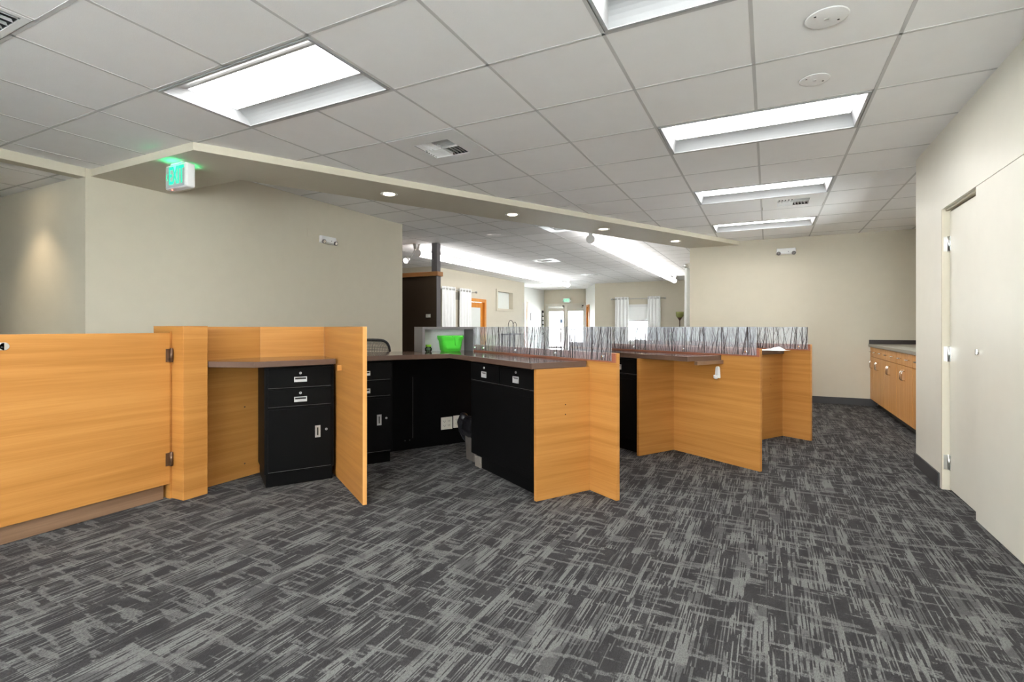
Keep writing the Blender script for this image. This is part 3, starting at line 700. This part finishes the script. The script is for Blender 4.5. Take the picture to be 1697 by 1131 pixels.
# ------------------------------------------------------------------ printed acrylic screens
def screen(label, P, k0, k1, offs, seed, posts):
    """acrylic sheet with printed bare branches on the staff side of a partition; local x along A, local +y to the staff side"""
    rnd = random.Random(seed); z0, z1 = .894, 1.115; L = k1-k0
    r = thing('divider_screen', label, 'screen', (P.x, P.y, 0), math.atan2(A.y, A.x), 'birch print acrylic screens')
    MB().box(k0, k1, offs, offs+.006, z0, z1, 'screen').build('acrylic_sheet', r)
    m = MB(); y = offs+.0064
    def ribbon(pts, ws):
        top = [m.bm.verts.new((p[0]-w/2, y, p[1])) for p, w in zip(pts, ws)]; bt = [m.bm.verts.new((p[0]+w/2, y, p[1])) for p, w in zip(pts, ws)]
        fs = [m.bm.faces.new((top[i], top[i+1], bt[i+1], bt[i])) for i in range(len(pts)-1)]; m.faces(fs, 'branch')
    def clampx(v): return min(max(v, k0+.003), k1-.003)
    x = k0+.01
    while x < k1-.01:
        big = rnd.random() < .38; w = rnd.uniform(.0050, .0092) if big else rnd.uniform(.0018, .0040)
        lean = rnd.gauss(0, .10 if big else .2); n = 9; cx = x; pts = []; ws = []
        for i in range(n):
            zz = z0+.001+(z1-z0-.002)*i/(n-1); pts.append((clampx(cx), zz)); ws.append(w*(1-.30*i/(n-1))*rnd.uniform(.78, 1.22)); cx += lean*(z1-z0)/(n-1)+rnd.gauss(0, .0012 if big else .0020)
        ribbon(pts, ws)
        for _ in range(rnd.choice((1, 2, 2, 3)) if big else rnd.choice((0, 1, 2))):
            i = rnd.randint(0, n-3); bx, bz = pts[i]; s = rnd.choice((-1, 1))*rnd.uniform(.25, .8); bp = [(bx, bz)]; bw = [w*.55]
            wb = max(.0016, w*.40)
            while bz < z1-.004 and len(bp) < rnd.randint(5, 11):
                dz = rnd.uniform(.012, .026); bz = min(bz+dz, z1-.002); bx = clampx(bx+s*dz+rnd.gauss(0, .001)); s *= .86; bp.append((bx, bz)); bw.append(wb*(1-.06*len(bp)))
            ribbon(bp, bw)
            if rnd.random() < .5 and len(bp) > 3:
                bx, bz = bp[2]; s2 = -s*1.3; t = [(bx, bz)]
                for _ in range(3):
                    bz = min(bz+.014, z1-.002); bx = clampx(bx+s2*.014); t.append((bx, bz))
                ribbon(t, [.0016]*4)
        x += rnd.uniform(.009, .030)
    m.build('branch_print', r)
    for xx in posts:
        MB().cyl((xx, 0, .92), (xx, offs+.013, .92), .008, m='chrome', n=14).build('standoff', r)
    return r
screen('birch print acrylic screen of the second desk, beside the grey cubby', w3, .02, 1.93, .022, 3, (.10, .62, 1.17, 1.72, 1.89))
screen('birch print acrylic screen of the third desk, above the white hook', P3a, .015, 2.33, .022, 11, (.10, .70, 1.30, 1.90))
screen('birch print acrylic screen of the farthest desk, beside the back wall', P4a, .015, 2.33, .022, 23, (.10, .72, 1.40, 2.0))

# ------------------------------------------------------------------ cubby, basket, jar on the second counter
fr = V2(-2.53, 4.24); CW = .545
cu = thing('display_cubby', 'low grey open-front cubby with a white back on the second countertop', 'cubby', (fr.x-B.x*CW, fr.y-B.y*CW, CT1), rB)
dC = .205; hC = TOP-CT1
MB().box(0, .026, 0, dC, 0, hC-.022, 'grey_lam').build('side', cu, bevel=.001)
MB().box(CW-.026, CW, 0, dC, 0, hC-.022, 'grey_lam').build('side', cu, bevel=.001)
MB().box(0, CW, 0, dC, hC-.022, hC, 'grey_lam').build('top', cu, bevel=.001)
MB().box(.026, CW-.026, dC-.012, dC, 0, hC-.022, 'white').build('back', cu)['label'] = 'white back board'
bc = V2(-2.715, 4.085)
gb = thing('plastic_basket', 'bright green plastic basket with a drop-shaped front tab in the grey cubby', 'basket', (bc.x, bc.y, CT1), rB)
def rrect(w, d, r, n=5):
    pts = []
    for cx, cy, a0 in ((w/2-r, d/2-r, 0), (-w/2+r, d/2-r, PI/2), (-w/2+r, -d/2+r, PI), (w/2-r, -d/2+r, 1.5*PI)):
        for i in range(n+1):
            a = a0+PI/2*i/n; pts.append((cx+r*math.cos(a), cy+r*math.sin(a)))
    return pts
def loft(m, secs, mat, close_bottom=True, smooth=True):
    rings = [[m.bm.verts.new((p[0], p[1], z)) for p in rrect(w, d, r)] for w, d, r, z in secs]; n = len(rings[0]); fs = []
    for a, b in zip(rings, rings[1:]):
        fs += [m.bm.faces.new((a[k], a[(k+1) % n], b[(k+1) % n], b[k])) for k in range(n)]
    for f in fs: f.smooth = smooth
    if close_bottom: fs.append(m.bm.faces.new(rings[0][::-1]))
    fs.append(m.bm.faces.new(rings[-1])); m.faces(fs, mat)
b_ = MB(); loft(b_, [(.175, .105, .03, 0), (.19, .118, .032, .045), (.205, .128, .034, .095), (.225, .140, .036, .115), (.232, .148, .038, .118), (.238, .152, .038, .142), (.236, .150, .038, .150), (.222, .136, .034, .150), (.215, .130, .034, .12), (.19, .11, .03, .012)], 'green')
b_.build('tub', gb)
t = MB(); prof = [(-.052, .137), (-.03, .134), (-.019, .118), (-.016, .09), (-.013, .065), (-.006, .055), (.006, .055), (.013, .065), (.016, .09), (.019, .118), (.03, .134), (.052, .137), (.05, .149), (-.05, .149)]
fa = [t.bm.verts.new((.03+x, -.083+(.150-z)*.10, z)) for x, z in prof]; fb = [t.bm.verts.new((.03+x, -.062+(.15-z)*.10, z)) for x, z in prof]; n = len(prof)
fs = [t.bm.faces.new(fa), t.bm.faces.new(fb[::-1])] + [t.bm.faces.new((fa[i], fb[i], fb[(i+1) % n], fa[(i+1) % n])) for i in range(n)]
t.faces(fs, 'green'); bmesh.ops.recalc_face_normals(t.bm, faces=fs); t.build('front_tab', gb, bevel=.002)
jq = V2(-2.848, 3.892)
jr = thing('glass_jar', 'tiny glass jar with a lime green lid beside the green basket', 'jar', (jq.x+.0, jq.y+.02, CT1))
MB().lathe([(0, 0), (.024, 0), (.032, .012), (.034, .03), (.026, .042), (.022, .046), (.020, .046), (.024, .040), (.031, .03), (.029, .013), (0, .004)], 'jar', 24).build('jar_body', jr)
MB().cyl((0, 0, .046), (0, 0, .066), .027, .026, 'lime', 24).build('lid', jr, bevel=.002)

# ------------------------------------------------------------------ trash bin, wall hook, papers
tb = thing('trash_bin', 'taupe trash bin with a black bag hanging over its rim by the wide cabinet', 'trash bin', (-2.165, 3.735, 0), rz_of(A))
b_ = MB(); loft(b_, [(.17, .23, .03, 0), (.20, .26, .035, .30), (.212, .272, .037, .302), (.212, .272, .037, .318), (.196, .256, .033, .318), (.165, .225, .028, .02)], 'taupe'); b_.build('bin_body', tb)
b_ = MB(); loft(b_, [(.222, .282, .04, .21), (.236, .296, .05, .25), (.228, .288, .045, .318), (.206, .266, .05, .345), (.15, .20, .06, .352), (.10, .15, .04, .30)], 'bag', False)
bmesh.ops.subdivide_edges(b_.bm, edges=b_.bm.edges[:], cuts=2)
rb = random.Random(2)
for v in b_.bm.verts:
    f = 1+rb.uniform(-.035, .05); v.co.x *= f; v.co.y *= f; v.co.z += rb.uniform(-.012, .008)
b_.build('bin_bag', tb)
b_ = MB(); b_.tube([(.10, .09, .33), (.135, .10, .34), (.165, .10, .29), (.17, .09, .22), (.155, .08, .16), (.13, .075, .12)], [.02, .045, .05, .04, .025, .008], 'bag', 12); b_.build('bag_overhang', tb)

hq = P3a + A*.369
hk = thing('wall_hook', 'small white plastic hook on the third maple partition under the counter corner', 'hook', (hq.x, hq.y, .69), math.atan2(A.y, A.x))
m = MB(); prof = [(-.024, .0), (.024, .0), (.024, .02), (.019, .085), (.013, .098), (-.013, .098), (-.019, .085), (-.024, .02)]
fa = [m.bm.verts.new((x, 0, z)) for x, z in prof]; fb = [m.bm.verts.new((x*.85, .016, z*.96+.002)) for x, z in prof]; n = len(prof)
fs = [m.bm.faces.new(fa), m.bm.faces.new(fb[::-1])] + [m.bm.faces.new((fa[i], fb[i], fb[(i+1) % n], fa[(i+1) % n])) for i in range(n)]
m.faces(fs, 'white'); bmesh.ops.recalc_face_normals(m.bm, faces=fs); m.build('back_plate', hk, bevel=.004)
m = MB(); m.tube([(0, .010, .012), (.0, .028, .004), (0, .042, .008), (0, .046, .026)], [.013, .013, .012, .009], 'white', 14); m.build('hook_lip', hk, bevel=0)
pq = R4 - B*.21 + A*.03
pp = MB()
for i in range(3): pp.box(-.11, .11, -.15, .15, .0006*i, .0006*i+.0005, 'paper')
tag(pp.build('paper_sheets', loc=(pq.x, pq.y, CT1), rz=rB+.2), 'flat white paper sheets on the farthest countertop', 'paper')
pn = thing('folded_paper', 'crumpled white paper packet on top of the flat sheets', 'paper', (pq.x+.06, pq.y+.06, CT1+.0018), .3)
MB().hull8([(-.07, -.05, 0), (.07, -.05, 0), (.07, .05, 0), (-.07, .05, 0), (-.05, -.03, .022), (.02, -.035, .030), (.03, .03, .034), (-.04, .02, .018)], 'paper').build('packet', pn, bevel=.004)
MB().hull8([(-.10, -.02, 0), (-.07, -.03, 0), (-.07, .03, 0), (-.11, .03, 0), (-.10, -.01, .008), (-.07, -.02, .012), (-.06, .02, .014), (-.10, .02, .006)], 'paper').build('flap', pn, bevel=.002)

# ------------------------------------------------------------------ task chair behind the second counter
ch = thing('office_chair', 'mesh-back office chair behind the second countertop', 'chair', (-3.93, 4.36, 0), 3.727)
m = MB()
for i in range(5):
    a = 2*PI*i/5; m.hull8([(math.cos(a)*.03-math.sin(a)*.02, math.sin(a)*.03+math.cos(a)*.02, .07), (math.cos(a)*.03+math.sin(a)*.02, math.sin(a)*.03-math.cos(a)*.02, .07), (math.cos(a)*.30+math.sin(a)*.012, math.sin(a)*.30-math.cos(a)*.012, .055), (math.cos(a)*.30-math.sin(a)*.012, math.sin(a)*.30+math.cos(a)*.012, .055),
        (math.cos(a)*.03-math.sin(a)*.02, math.sin(a)*.03+math.cos(a)*.02, .11), (math.cos(a)*.03+math.sin(a)*.02, math.sin(a)*.03-math.cos(a)*.02, .11), (math.cos(a)*.30+math.sin(a)*.012, math.sin(a)*.30-math.cos(a)*.012, .075), (math.cos(a)*.30-math.sin(a)*.012, math.sin(a)*.30+math.cos(a)*.012, .075)], 'black_plastic')
m.build('star_base', ch, bevel=.004)
for i in range(5):
    a = 2*PI*i/5; MB().cyl((math.cos(a)*.29-math.sin(a)*.02, math.sin(a)*.29+math.cos(a)*.02, .028), (math.cos(a)*.29+math.sin(a)*.02, math.sin(a)*.29-math.cos(a)*.02, .028), .028, m='black_plastic', n=16).build('caster', ch, bevel=.003)
MB().cyl((0, 0, .09), (0, 0, .42), .026, m='black_plastic').cyl((0, 0, .3), (0, 0, .43), .018, m='chrome').build('gas_lift', ch)
b_ = MB(); loft(b_, [(.44, .44, .10, .42), (.49, .48, .12, .44), (.50, .49, .12, .475), (.46, .45, .12, .495)], 'black_plastic'); b_.build('seat', ch)
# backrest: curved mesh within a rounded frame
def backpt(u, v):   # u -1..1, v 0..1
    return Vector((u*.23*(1-.10*v), .235-.045*(1-u*u)*-1*.9-.02*u*u*2+.05*v, .56+.42*v))
edge = []
for i in range(41):
    a = -PI/2 + 2*PI*i/40; cu_ = math.cos(a); su = math.sin(a)
    ex = math.copysign(abs(cu_)**.42, cu_); ev = math.copysign(abs(su)**.42, su); edge.append(backpt(ex, (ev+1)/2))
MB().tube(edge, .014, 'black_plastic', 10).build('back_frame', ch)
m = MB(); nu, nv = 26, 26; grid = []
for j in range(nv+1):
    v = j/nv; row = []
    for i in range(nu+1):
        u = -1+2*i/nu; w = (1-abs(2*v-1)**5)**.2 if abs(2*v-1) < 1 else .0; row.append(m.bm.verts.new(backpt(u*max(w, .55)*.98, .015+.97*v)))
    grid.append(row)
for j in range(nv):
    for i in range(nu): m.bm.faces.new((grid[j][i], grid[j][i+1], grid[j+1][i+1], grid[j+1][i]))
m.mi('mesh')
mo = m.build('back_mesh', ch); wf = mo.modifiers.new('weave', 'WIREFRAME'); wf.thickness = .008; wf.use_replace = True; wf.use_even_offset = False
MB().hull8([(-.03, .20, .40), (.03, .20, .40), (.03, .23, .40), (-.03, .23, .40), (-.03, .285, .80), (.03, .285, .80), (.03, .31, .80), (-.03, .31, .80)], 'black_plastic').box(-.03, .03, 0, .22, .385, .42, 'black_plastic').build('back_post', ch, bevel=.006)
for s in (-1, 1):
    MB().tube([(s*.20, .05, .43), (s*.28, .05, .45), (s*.29, .05, .64)], .014, 'black_plastic', 10).build('arm_post', ch)
    MB().box(s*.29-.035, s*.29+.035, -.10, .15, .64, .665, 'black_plastic').build('arm_pad', ch, bevel=.01)

# ------------------------------------------------------------------ closet doors in the right wall
d = tag(thing('door_1', 'cream closet door leaf with three steel hinges, set into the frame', 'door', (1.105, 4.44, 0)), kind='structure')
MB().box(0, .035, -.635, -.012, .012, 1.895, 'wall_light').build('leaf', d, bevel=.001)
for z in (.19, .93, 1.68):
    MB().cyl((-.004, 0, z-.052), (-.004, 0, z+.052), .008, m='steel', n=12).box(-.003, .0, -.03, -.004, z-.05, z+.05, 'steel').box(-.032, -.003, -.002, .012, z-.05, z+.05, 'steel').build('hinge', d)
d = tag(thing('door_2', 'cream closet door leaf standing flush with the wall beside the hinged leaf', 'door', (1.063, 3.80, 0)), kind='structure')
MB().box(0, .035, -.815, -.004, .006, 1.915, 'wall_light').build('leaf', d, bevel=.001)
MB().cyl((0, -.035, .972), (-.006, -.035, .972), .014, m='steel', n=16).box(-.012, -.006, -.040, -.030, .955, .985, 'steel').build('lock_cylinder', d)
m = MB().box(1.065, 1.185, 4.440, 4.454, 0, 1.92, 'wall').box(1.145, 1.155, 2.98, 4.44, 1.895, 1.92, 'wall').box(1.065, 1.185, 2.965, 2.98, 0, 1.92, 'wall').box(1.085, 1.18, 2.98, 4.44, 1.905, 1.92, 'wall')
struct('trim_1', m)
struct('trim_2', MB().box(1.16, 1.185, 2.98, 4.44, 0, 1.905, 'wall_light'))

# ------------------------------------------------------------------ right cabinet run
def base_cabinet(y0, w, label):
    r = thing('base_cabinet', label, 'cabinet', (1.29, y0, 0), 0, 'honey maple base cabinets')
    MB().box(.02, .61, 0, w, .10, .838, 'wood_v').box(.09, .60, 0, w, 0, .10, 'baseb').build('body', r)
    if w > .5:
        halves = [(.002, w/2-.0015), (w/2+.0015, w-.002)]
    else: halves = [(.002, w-.002)]
    for k, (a, b) in enumerate(halves):
        dr = MB().box(0, .02, a, b, .705, .834, 'wood_v').build('drawer', r, bevel=.0012)
        yc = (a+b)/2; MB().tube([(0, yc-.05, .772), (-.024, yc-.046, .772), (-.028, yc, .772), (-.024, yc+.046, .772), (0, yc+.05, .772)], .005, 'chrome', 8).build('handle', dr)
        dd = MB().box(0, .02, a, b, .105, .700, 'wood_v').build('door', r, bevel=.0012)
        yh = b-.035 if (k == 0 and len(halves) == 2) else a+.035
        MB().tube([(0, yh, .545), (-.022, yh, .548), (-.030, yh, .56), (-.030, yh, .63), (-.022, yh, .642), (0, yh, .645)], .005, 'chrome', 8).build('handle', dd)
    return r
yy = 8.70-.20-.33
base_cabinet(8.50, .195, 'narrow maple filler cabinet against the back wall')
for k, lb in enumerate(('maple base cabinet second from the back wall', 'maple base cabinet third from the back wall', 'maple base cabinet half hidden by the cream wall corner', 'maple base cabinet wholly behind the cream wall corner')):
    base_cabinet(8.50-.72*(k+1)+.0, .715, lb)
tag(MB().box(1.268, 1.915, 5.20, 8.695, .84, .878, 'stone').build('worktop', bevel=.003), 'taupe worktop along the maple base cabinets', 'worktop')
struct('trim_3', MB().box(1.275, 1.90, 8.678, 8.697, .878, .935, 'splash').box(1.90, 1.918, 5.20, 8.697, .878, .935, 'splash'), label='dark backsplash strip on the worktop', cat='backsplash')

# ------------------------------------------------------------------ lobby: tube light runs
def tube_run(x, label):
    r = thing('tube_light_run', label, 'tube light', (x, 8.10, ZL))
    for i in range(7):
        MB().cyl((0, i*1.205+.03, -.17), (0, (i+1)*1.205-.03, -.17), .062, m='tube', n=20).build('tube', r)
    for i in range(8):
        y = i*1.205
        b = MB().cyl((0, y-.02, -.17), (0, y+.02, -.17), .072, m='white_metal', n=20)
        b.hull8([(-.022, y-.012, -.11), (.022, y-.012, -.11), (.022, y+.012, -.11), (-.022, y+.012, -.11), (-.06, y-.012, -.004), (.06, y-.012, -.003), (.06, y+.012, -.003), (-.06, y+.012, -.003)], 'white_metal')
        b.build('bracket', r)
    return r
tube_run(-2.62, 'long bright tube light run descending toward the curtained window')
tube_run(-6.15, 'long bright tube light run above the grommet curtains, behind the grey column')
sl = thing('spot_light', 'small bright spotlight on an arm beside the end of the wide beige wall', 'spotlight', (-6.15, 8.02, ZL))
MB().cyl((0, 0, 0), (0, 0, -.10), .05, .03, 'white_metal').build('mount', sl)
MB().tube([(0, 0, -.10), (-.08, -.02, -.24), (-.16, -.04, -.28)], .011, 'white_metal', 8).build('arm', sl)
MB().cyl((-.165, 0, -.28), (-.155, -.10, -.33), .035, .05, 'white_metal').build('head', sl)
MB().cyl((-.155, -.10, -.33), (-.1546, -.104, -.332), .044, m='spot', n=20).build('lamp', sl)

# ------------------------------------------------------------------ lobby: brown privacy panel with column
pv = thing('privacy_panel', 'dark brown panel wall with a wooden cap and grey end column', 'panel', (-5.67, 8.06, 0))
MB().box(-1.9, -.012, .002, .13, 0, 2.10, 'brown').build('panel', pv)
MB().box(-.012, 0, 0, .132, 0, 2.10, 'colgrey').build('end_strip', pv)
MB().box(-1.93, .035, -.03, .16, 2.10, 2.185, 'cap').build('cap', pv, bevel=.004)
MB().box(-.125, -.002, .004, .128, 2.185, ZL-.006, 'colgrey').build('column', pv, bevel=.002)
ls = thing('light_switch', 'ivory light switch on the dark brown panel', 'switch', (-5.87, 8.062, 1.335))
MB().box(-.055, .055, -.006, 0, -.033, .033, 'ivory').build('plate', ls, bevel=.002); MB().box(.01, .032, -.009, -.005, -.02, .02, 'white').build('rocker', ls, bevel=.001)

# ------------------------------------------------------------------ lobby: curtains, windows, doors
def curtain(name_label, x0, x1, z0, z1, loc, rz, folds, amp=.03):
    r = thing('curtain', name_label, 'curtain', loc, rz, 'white grommet curtains')
    m = MB(); n = folds*10; rows = 7; grid = []
    for j in range(rows+1):
        z = z1+(z0-z1)*j/rows; row = []
        for i in range(n+1):
            s = i/n; a = amp*(.75+.35*j/rows); row.append(m.bm.verts.new((x0+(x1-x0)*s+.006*math.sin(s*31+j), a*math.sin(2*PI*folds*s+.3*math.sin(j*.9)*s), z)))
        grid.append(row)
    for j in range(rows):
        for i in range(n):
            f = m.bm.faces.new((grid[j][i], grid[j+1][i], grid[j+1][i+1], grid[j][i+1])); f.smooth = True
    m.mi('fabric'); o = m.build('cloth', r); so = o.modifiers.new('t', 'SOLIDIFY'); so.thickness = .004
    g_ = MB()
    for i in range(folds*2):
        xx = x0+(x1-x0)*(i+.5)/(folds*2)-(x1-x0)/(folds*4)
        if xx <= x0+.01: continue
        g_.cyl((xx-.004, -.0, z1-.07), (xx+.004, .0, z1-.07), .028, m='steel', n=14)
    g_.build('grommets', r)
    return r
def rod(label, x0, x1, z, loc, rz):
    r = thing('curtain_rod', label, 'curtain rod', loc, rz)
    MB().cyl((x0, 0, z), (x1, 0, z), .012, m='steel', n=12).build('pole', r)
    for x, s in ((x0, -1), (x1, 1)):
        MB().tube([(x, 0, z), (x+s*.02, 0, z), (x+s*.05, 0, z), (x+s*.075, 0, z)], [.012, .03, .035, .008], 'steel', 12).build('finial', r)
    for x in (x0+.04, x1-.04): MB().cyl((x, 0, z), (x, .085, z), .008, m='steel', n=8).build('wall_bracket', r)
# facing wall window (y = 18.3); curtains just before it
rod('steel curtain rod over the lit window', -5.06, -3.24, 2.14, (0, 18.21, 0), 0)
curtain('white curtain panel of the lit window, the one nearer the entrance doors', -4.97, -4.47, .05, 2.21, (0, 18.21, 0), 0, 4)
curtain('white curtain panel of the lit window, the one nearer the floor lamp', -3.80, -3.36, .05, 2.21, (0, 18.21, 0), 0, 4)
wn = tag(thing('window_1', 'bright window with a pale blind between two white curtains', 'window', (-4.14, 18.30, 0)), kind='structure')
m = MB().box(-.48, .48, .02, .10, 1.87, 1.94, 'white').box(-.48, .48, .02, .10, .60, .66, 'white').box(-.48, -.43, .02, .10, .66, 1.87, 'white').box(.43, .48, .02, .10, .66, 1.87, 'white').box(-.43, .43, .03, .09, 1.22, 1.26, 'white')
m.build('frame', wn); MB().box(-.43, .43, .055, .06, .66, 1.87, 'glass').build('pane', wn)
MB().box(-.43, .43, .02, .024, 1.36, 1.87, 'fabric').box(-.43, .43, .012, .03, 1.33, 1.36, 'grey_lam').build('blind', wn)
MB().box(-.47, .47, -.012, .03, 1.84, 1.93, 'white').build('headrail', wn)
# left lobby wall: curtains over an opening
rod('steel curtain rod on the far wall behind the grey column', -.20, 1.78, 2.17, (-7.86, 11.40, 0), PI/2)
curtain('white curtain panel right beside the grey column', 0.0, .66, .05, 2.24, (-7.86, 11.42, 0), PI/2, 4)
curtain('white curtain panel next to the orange-framed door', .88, 1.52, .05, 2.24, (-7.86, 11.42, 0), PI/2, 4)
wn = tag(thing('window_2', 'small recessed window between the two white curtains', 'window', (-7.95, 12.20, 0)), kind='structure')
MB().box(0, .012, -.34, .34, 1.90, 2.12, 'stone').build('pane', wn); MB().box(0, .02, -.36, .36, 1.86, 1.90, 'wall').box(0, .02, -.36, .36, 2.12, 2.15, 'wall').build('frame', wn)
# orange-framed door (opening y 12.60-13.95)
dr = tag(thing('door_3', 'orange-framed door with a frosted panel beside the curtains', 'door', (-7.95, 13.28, 0)), kind='structure')
MB().box(-.10, .02, .58, .68, 0, 1.99, 'orange').box(-.10, .02, -.68, -.58, 0, 1.99, 'orange').box(-.10, .02, -.58, .58, 1.89, 1.99, 'orange').build('frame', dr, bevel=.004)
MB().box(-.09, -.05, .44, .575, .01, 1.885, 'orange').box(-.09, -.05, -.575, -.44, .01, 1.885, 'orange').box(-.09, -.05, -.44, .44, 1.72, 1.885, 'orange').box(-.09, -.05, -.44, .44, .01, .25, 'orange').build('leaf', dr, bevel=.003)
MB().box(-.08, -.06, -.44, .44, .25, 1.72, 'frost').build('panel', dr)
# interior window in the lobby left wall
wn = tag(thing('window_3', 'framed interior window opening high on the far beige wall', 'window', (-7.95, 15.26, 0)), kind='structure')
m = MB(); m.box(.001, .03, -.64, -.54, 1.66, 2.38, 'wall').box(.001, .03, .54, .64, 1.66, 2.38, 'wall').box(.001, .03, -.54, .54, 1.66, 1.74, 'wall').box(.001, .03, -.54, .54, 2.30, 2.38, 'wall'); m.build('frame', wn, bevel=.003)
MB().box(-.14, -.125, -.60, .60, 1.70, 2.34, 'frost').build('pane', wn)
# entrance doors, y = 20.5, x -8.62..-6.86
for nm, xx, lb in (('door_4', -8.18, 'glass entrance door leaf with the small blue notice'), ('door_5', -7.30, 'plain glass entrance door leaf next to the angled wall')):
    dr = tag(thing(nm, lb, 'door', (xx, 20.5, 0)), kind='structure'); w = .43
    MB().box(-w, -w+.10, 0, .06, .02, 2.05, 'ivory').box(w-.10, w, 0, .06, .02, 2.05, 'ivory').box(-w+.10, w-.10, 0, .06, .02, .30, 'ivory').box(-w+.10, w-.10, 0, .06, 1.80, 2.05, 'ivory').build('leaf', dr, bevel=.003)
    MB().box(-w+.10, w-.10, .028, .034, .30, 1.80, 'glass').build('pane', dr)
    MB().box(-.36, .36, -.07, -.045, 1.0, 1.035, 'steel').box(-.36, -.34, -.045, 0, 1.0, 1.035, 'steel').box(.34, .36, -.045, 0, 1.0, 1.035, 'steel').build('push_bar', dr)
    MB().box(-.34 if nm == 'door_4' else -.05, .36 if nm == 'door_4' else .30, -.07, 0, 1.93, 2.02, 'steel' if nm == 'door_4' else 'ivory').box(.32, .36, -.08, -.04, 2.0, 2.05, 'dark').build('closer', dr)
    if nm == 'door_4': MB().box(.16, .29, .020, .027, 1.30, 1.47, 'blue').build('notice', dr)
struct('trim_4', MB().box(-8.66, -8.60, 20.46, 20.62, 0, 2.07, 'ivory').box(-6.88, -6.82, 20.46, 20.62, 0, 2.07, 'ivory').box(-8.66, -6.82, 20.46, 20.62, 2.05, 2.13, 'ivory').box(-7.745, -7.735, 20.49, 20.55, 0, 2.05, 'ivory'))
sd_ = thing('notice_strip', 'black and white vertical notice strip beside the glass entrance doors', 'sign', (-8.735, 20.30, 0))
m = MB().box(0, .02, -.09, .09, .80, 1.84, 'dark'); m.build('backing', sd_)
for i in range(5): MB().box(.02, .024, -.06, .06, .90+i*.18, 1.02+i*.18, 'paper').build('card', sd_)
e2 = thing('exit_sign', 'far exit sign over the glass entrance doors', 'exit sign', (-7.69, 20.5, 2.17))
MB().box(-.15, .15, -.05, 0, 0, .19, 'white').build('housing', e2, bevel=.008)
text_mesh('EXIT', .16, .002, 'exit', e2, 'letters', (0, -.0515, .095), (PI/2, 0, 0), .75, .001)
for s in (-1, 1): MB().cyl((s*.15, -.03, .08), (s*.19, -.06, .07), .03, m='white', n=14).build('lamp_head', e2)
# picture frame on the recess wall
pf = thing('picture_frame', 'small grey framed picture on the white recess wall', 'picture frame', (-8.75, 19.22, 1.55))
MB().box(0, .02, -.16, .16, -.15, .15, 'colgrey').build('frame', pf, bevel=.003); MB().box(.02, .022, -.13, .13, -.12, .12, 'paper').build('picture', pf)
# brown door seen in the recess opening
dr = tag(thing('door_6', 'narrow tan doorway leading off the white recess wall', 'door', (-8.87, 18.64, 0)), kind='structure')
MB().box(-.05, -.01, -.2, .2, 0, 2.15, 'orange').build('leaf', dr)
# orange door in the angled wall
q = V2(-6.85, 20.5)+dn*.675
dr = tag(thing('door_7', 'orange door in the angled wall next to the entrance', 'door', (q.x, q.y, 0), rz_of(dn)), kind='structure')
MB().box(-.42, -.34, -.02, .10, 0, 2.03, 'orange').box(.34, .42, -.02, .10, 0, 2.03, 'orange').box(-.34, .34, -.02, .10, 1.95, 2.03, 'orange').build('frame', dr)
MB().box(-.34, .34, .04, .08, .01, 1.95, 'orange').build('leaf', dr)
# curtain by the near end of the right lobby wall
rod('steel curtain rod behind the end of the back wall', -1.6, .0, 2.16, (-1.25, 10.75, 0), -PI/2+PI)
curtain('tall white curtain just behind the end of the back wall', -1.5, -.55, .05, 2.23, (-1.25, 10.75, 0), PI/2, 5, .06)

# floor lamp (torchiere) near the facing wall
fl = thing('floor_lamp', 'dark floor lamp with an olive glass bowl by the far beige wall', 'floor lamp', (-2.68, 18.0, 0))
MB().lathe([(.14, 0), (.14, .015), (.03, .035), (.018, .06)], 'bronze').build('base', fl)
MB().cyl((0, 0, .05), (0, 0, 1.36), .016, m='bronze', n=12).build('pole', fl)
MB().lathe([(.016, 1.34), (.04, 1.38), (.075, 1.43), (.08, 1.45), (0, 1.45)], 'bronze').build('cup', fl)
MB().lathe([(.075, 1.44), (.12, 1.50), (.125, 1.57), (.13, 1.64), (.118, 1.64), (.11, 1.57), (.09, 1.48), (0, 1.45)], 'vase').build('bowl', fl)
# console table with a wire sculpture against the far left wall
ct = thing('console_table', 'small dark console table by the far beige wall', 'table', (-7.72, 15.35, 0))
MB().box(-.18, .18, -.5, .5, .86, .90, 'colgrey').build('table_top', ct, bevel=.003)
for sx in (-1, 1):
    for sy in (-1, 1): MB().box(sx*.15-.02, sx*.15+.02, sy*.46-.02, sy*.46+.02, 0, .86, 'colgrey').build('leg', ct)
wsx = thing('wire_sculpture', 'dark curled wire sculpture standing on the console table', 'sculpture', (-7.72, 15.35, .90))
def arc(cy, cz, r, a0, a1, n=16): return [(0, cy+r*math.cos(a0+(a1-a0)*i/n), cz+r*math.sin(a0+(a1-a0)*i/n)) for i in range(n+1)]
MB().tube([(0, -.30, 0)]+arc(-.10, .26, .19, PI, -.7)+[(0, .12, .03)], .010, 'dark', 8).build('loop', wsx)
MB().tube([(0, .02, 0)]+arc(.20, .26, .13, PI, -.5)+[(0, .33, .0)], .009, 'dark', 8).build('loop', wsx)
MB().box(-.05, .05, -.34, .36, 0, .012, 'dark').build('foot', wsx)
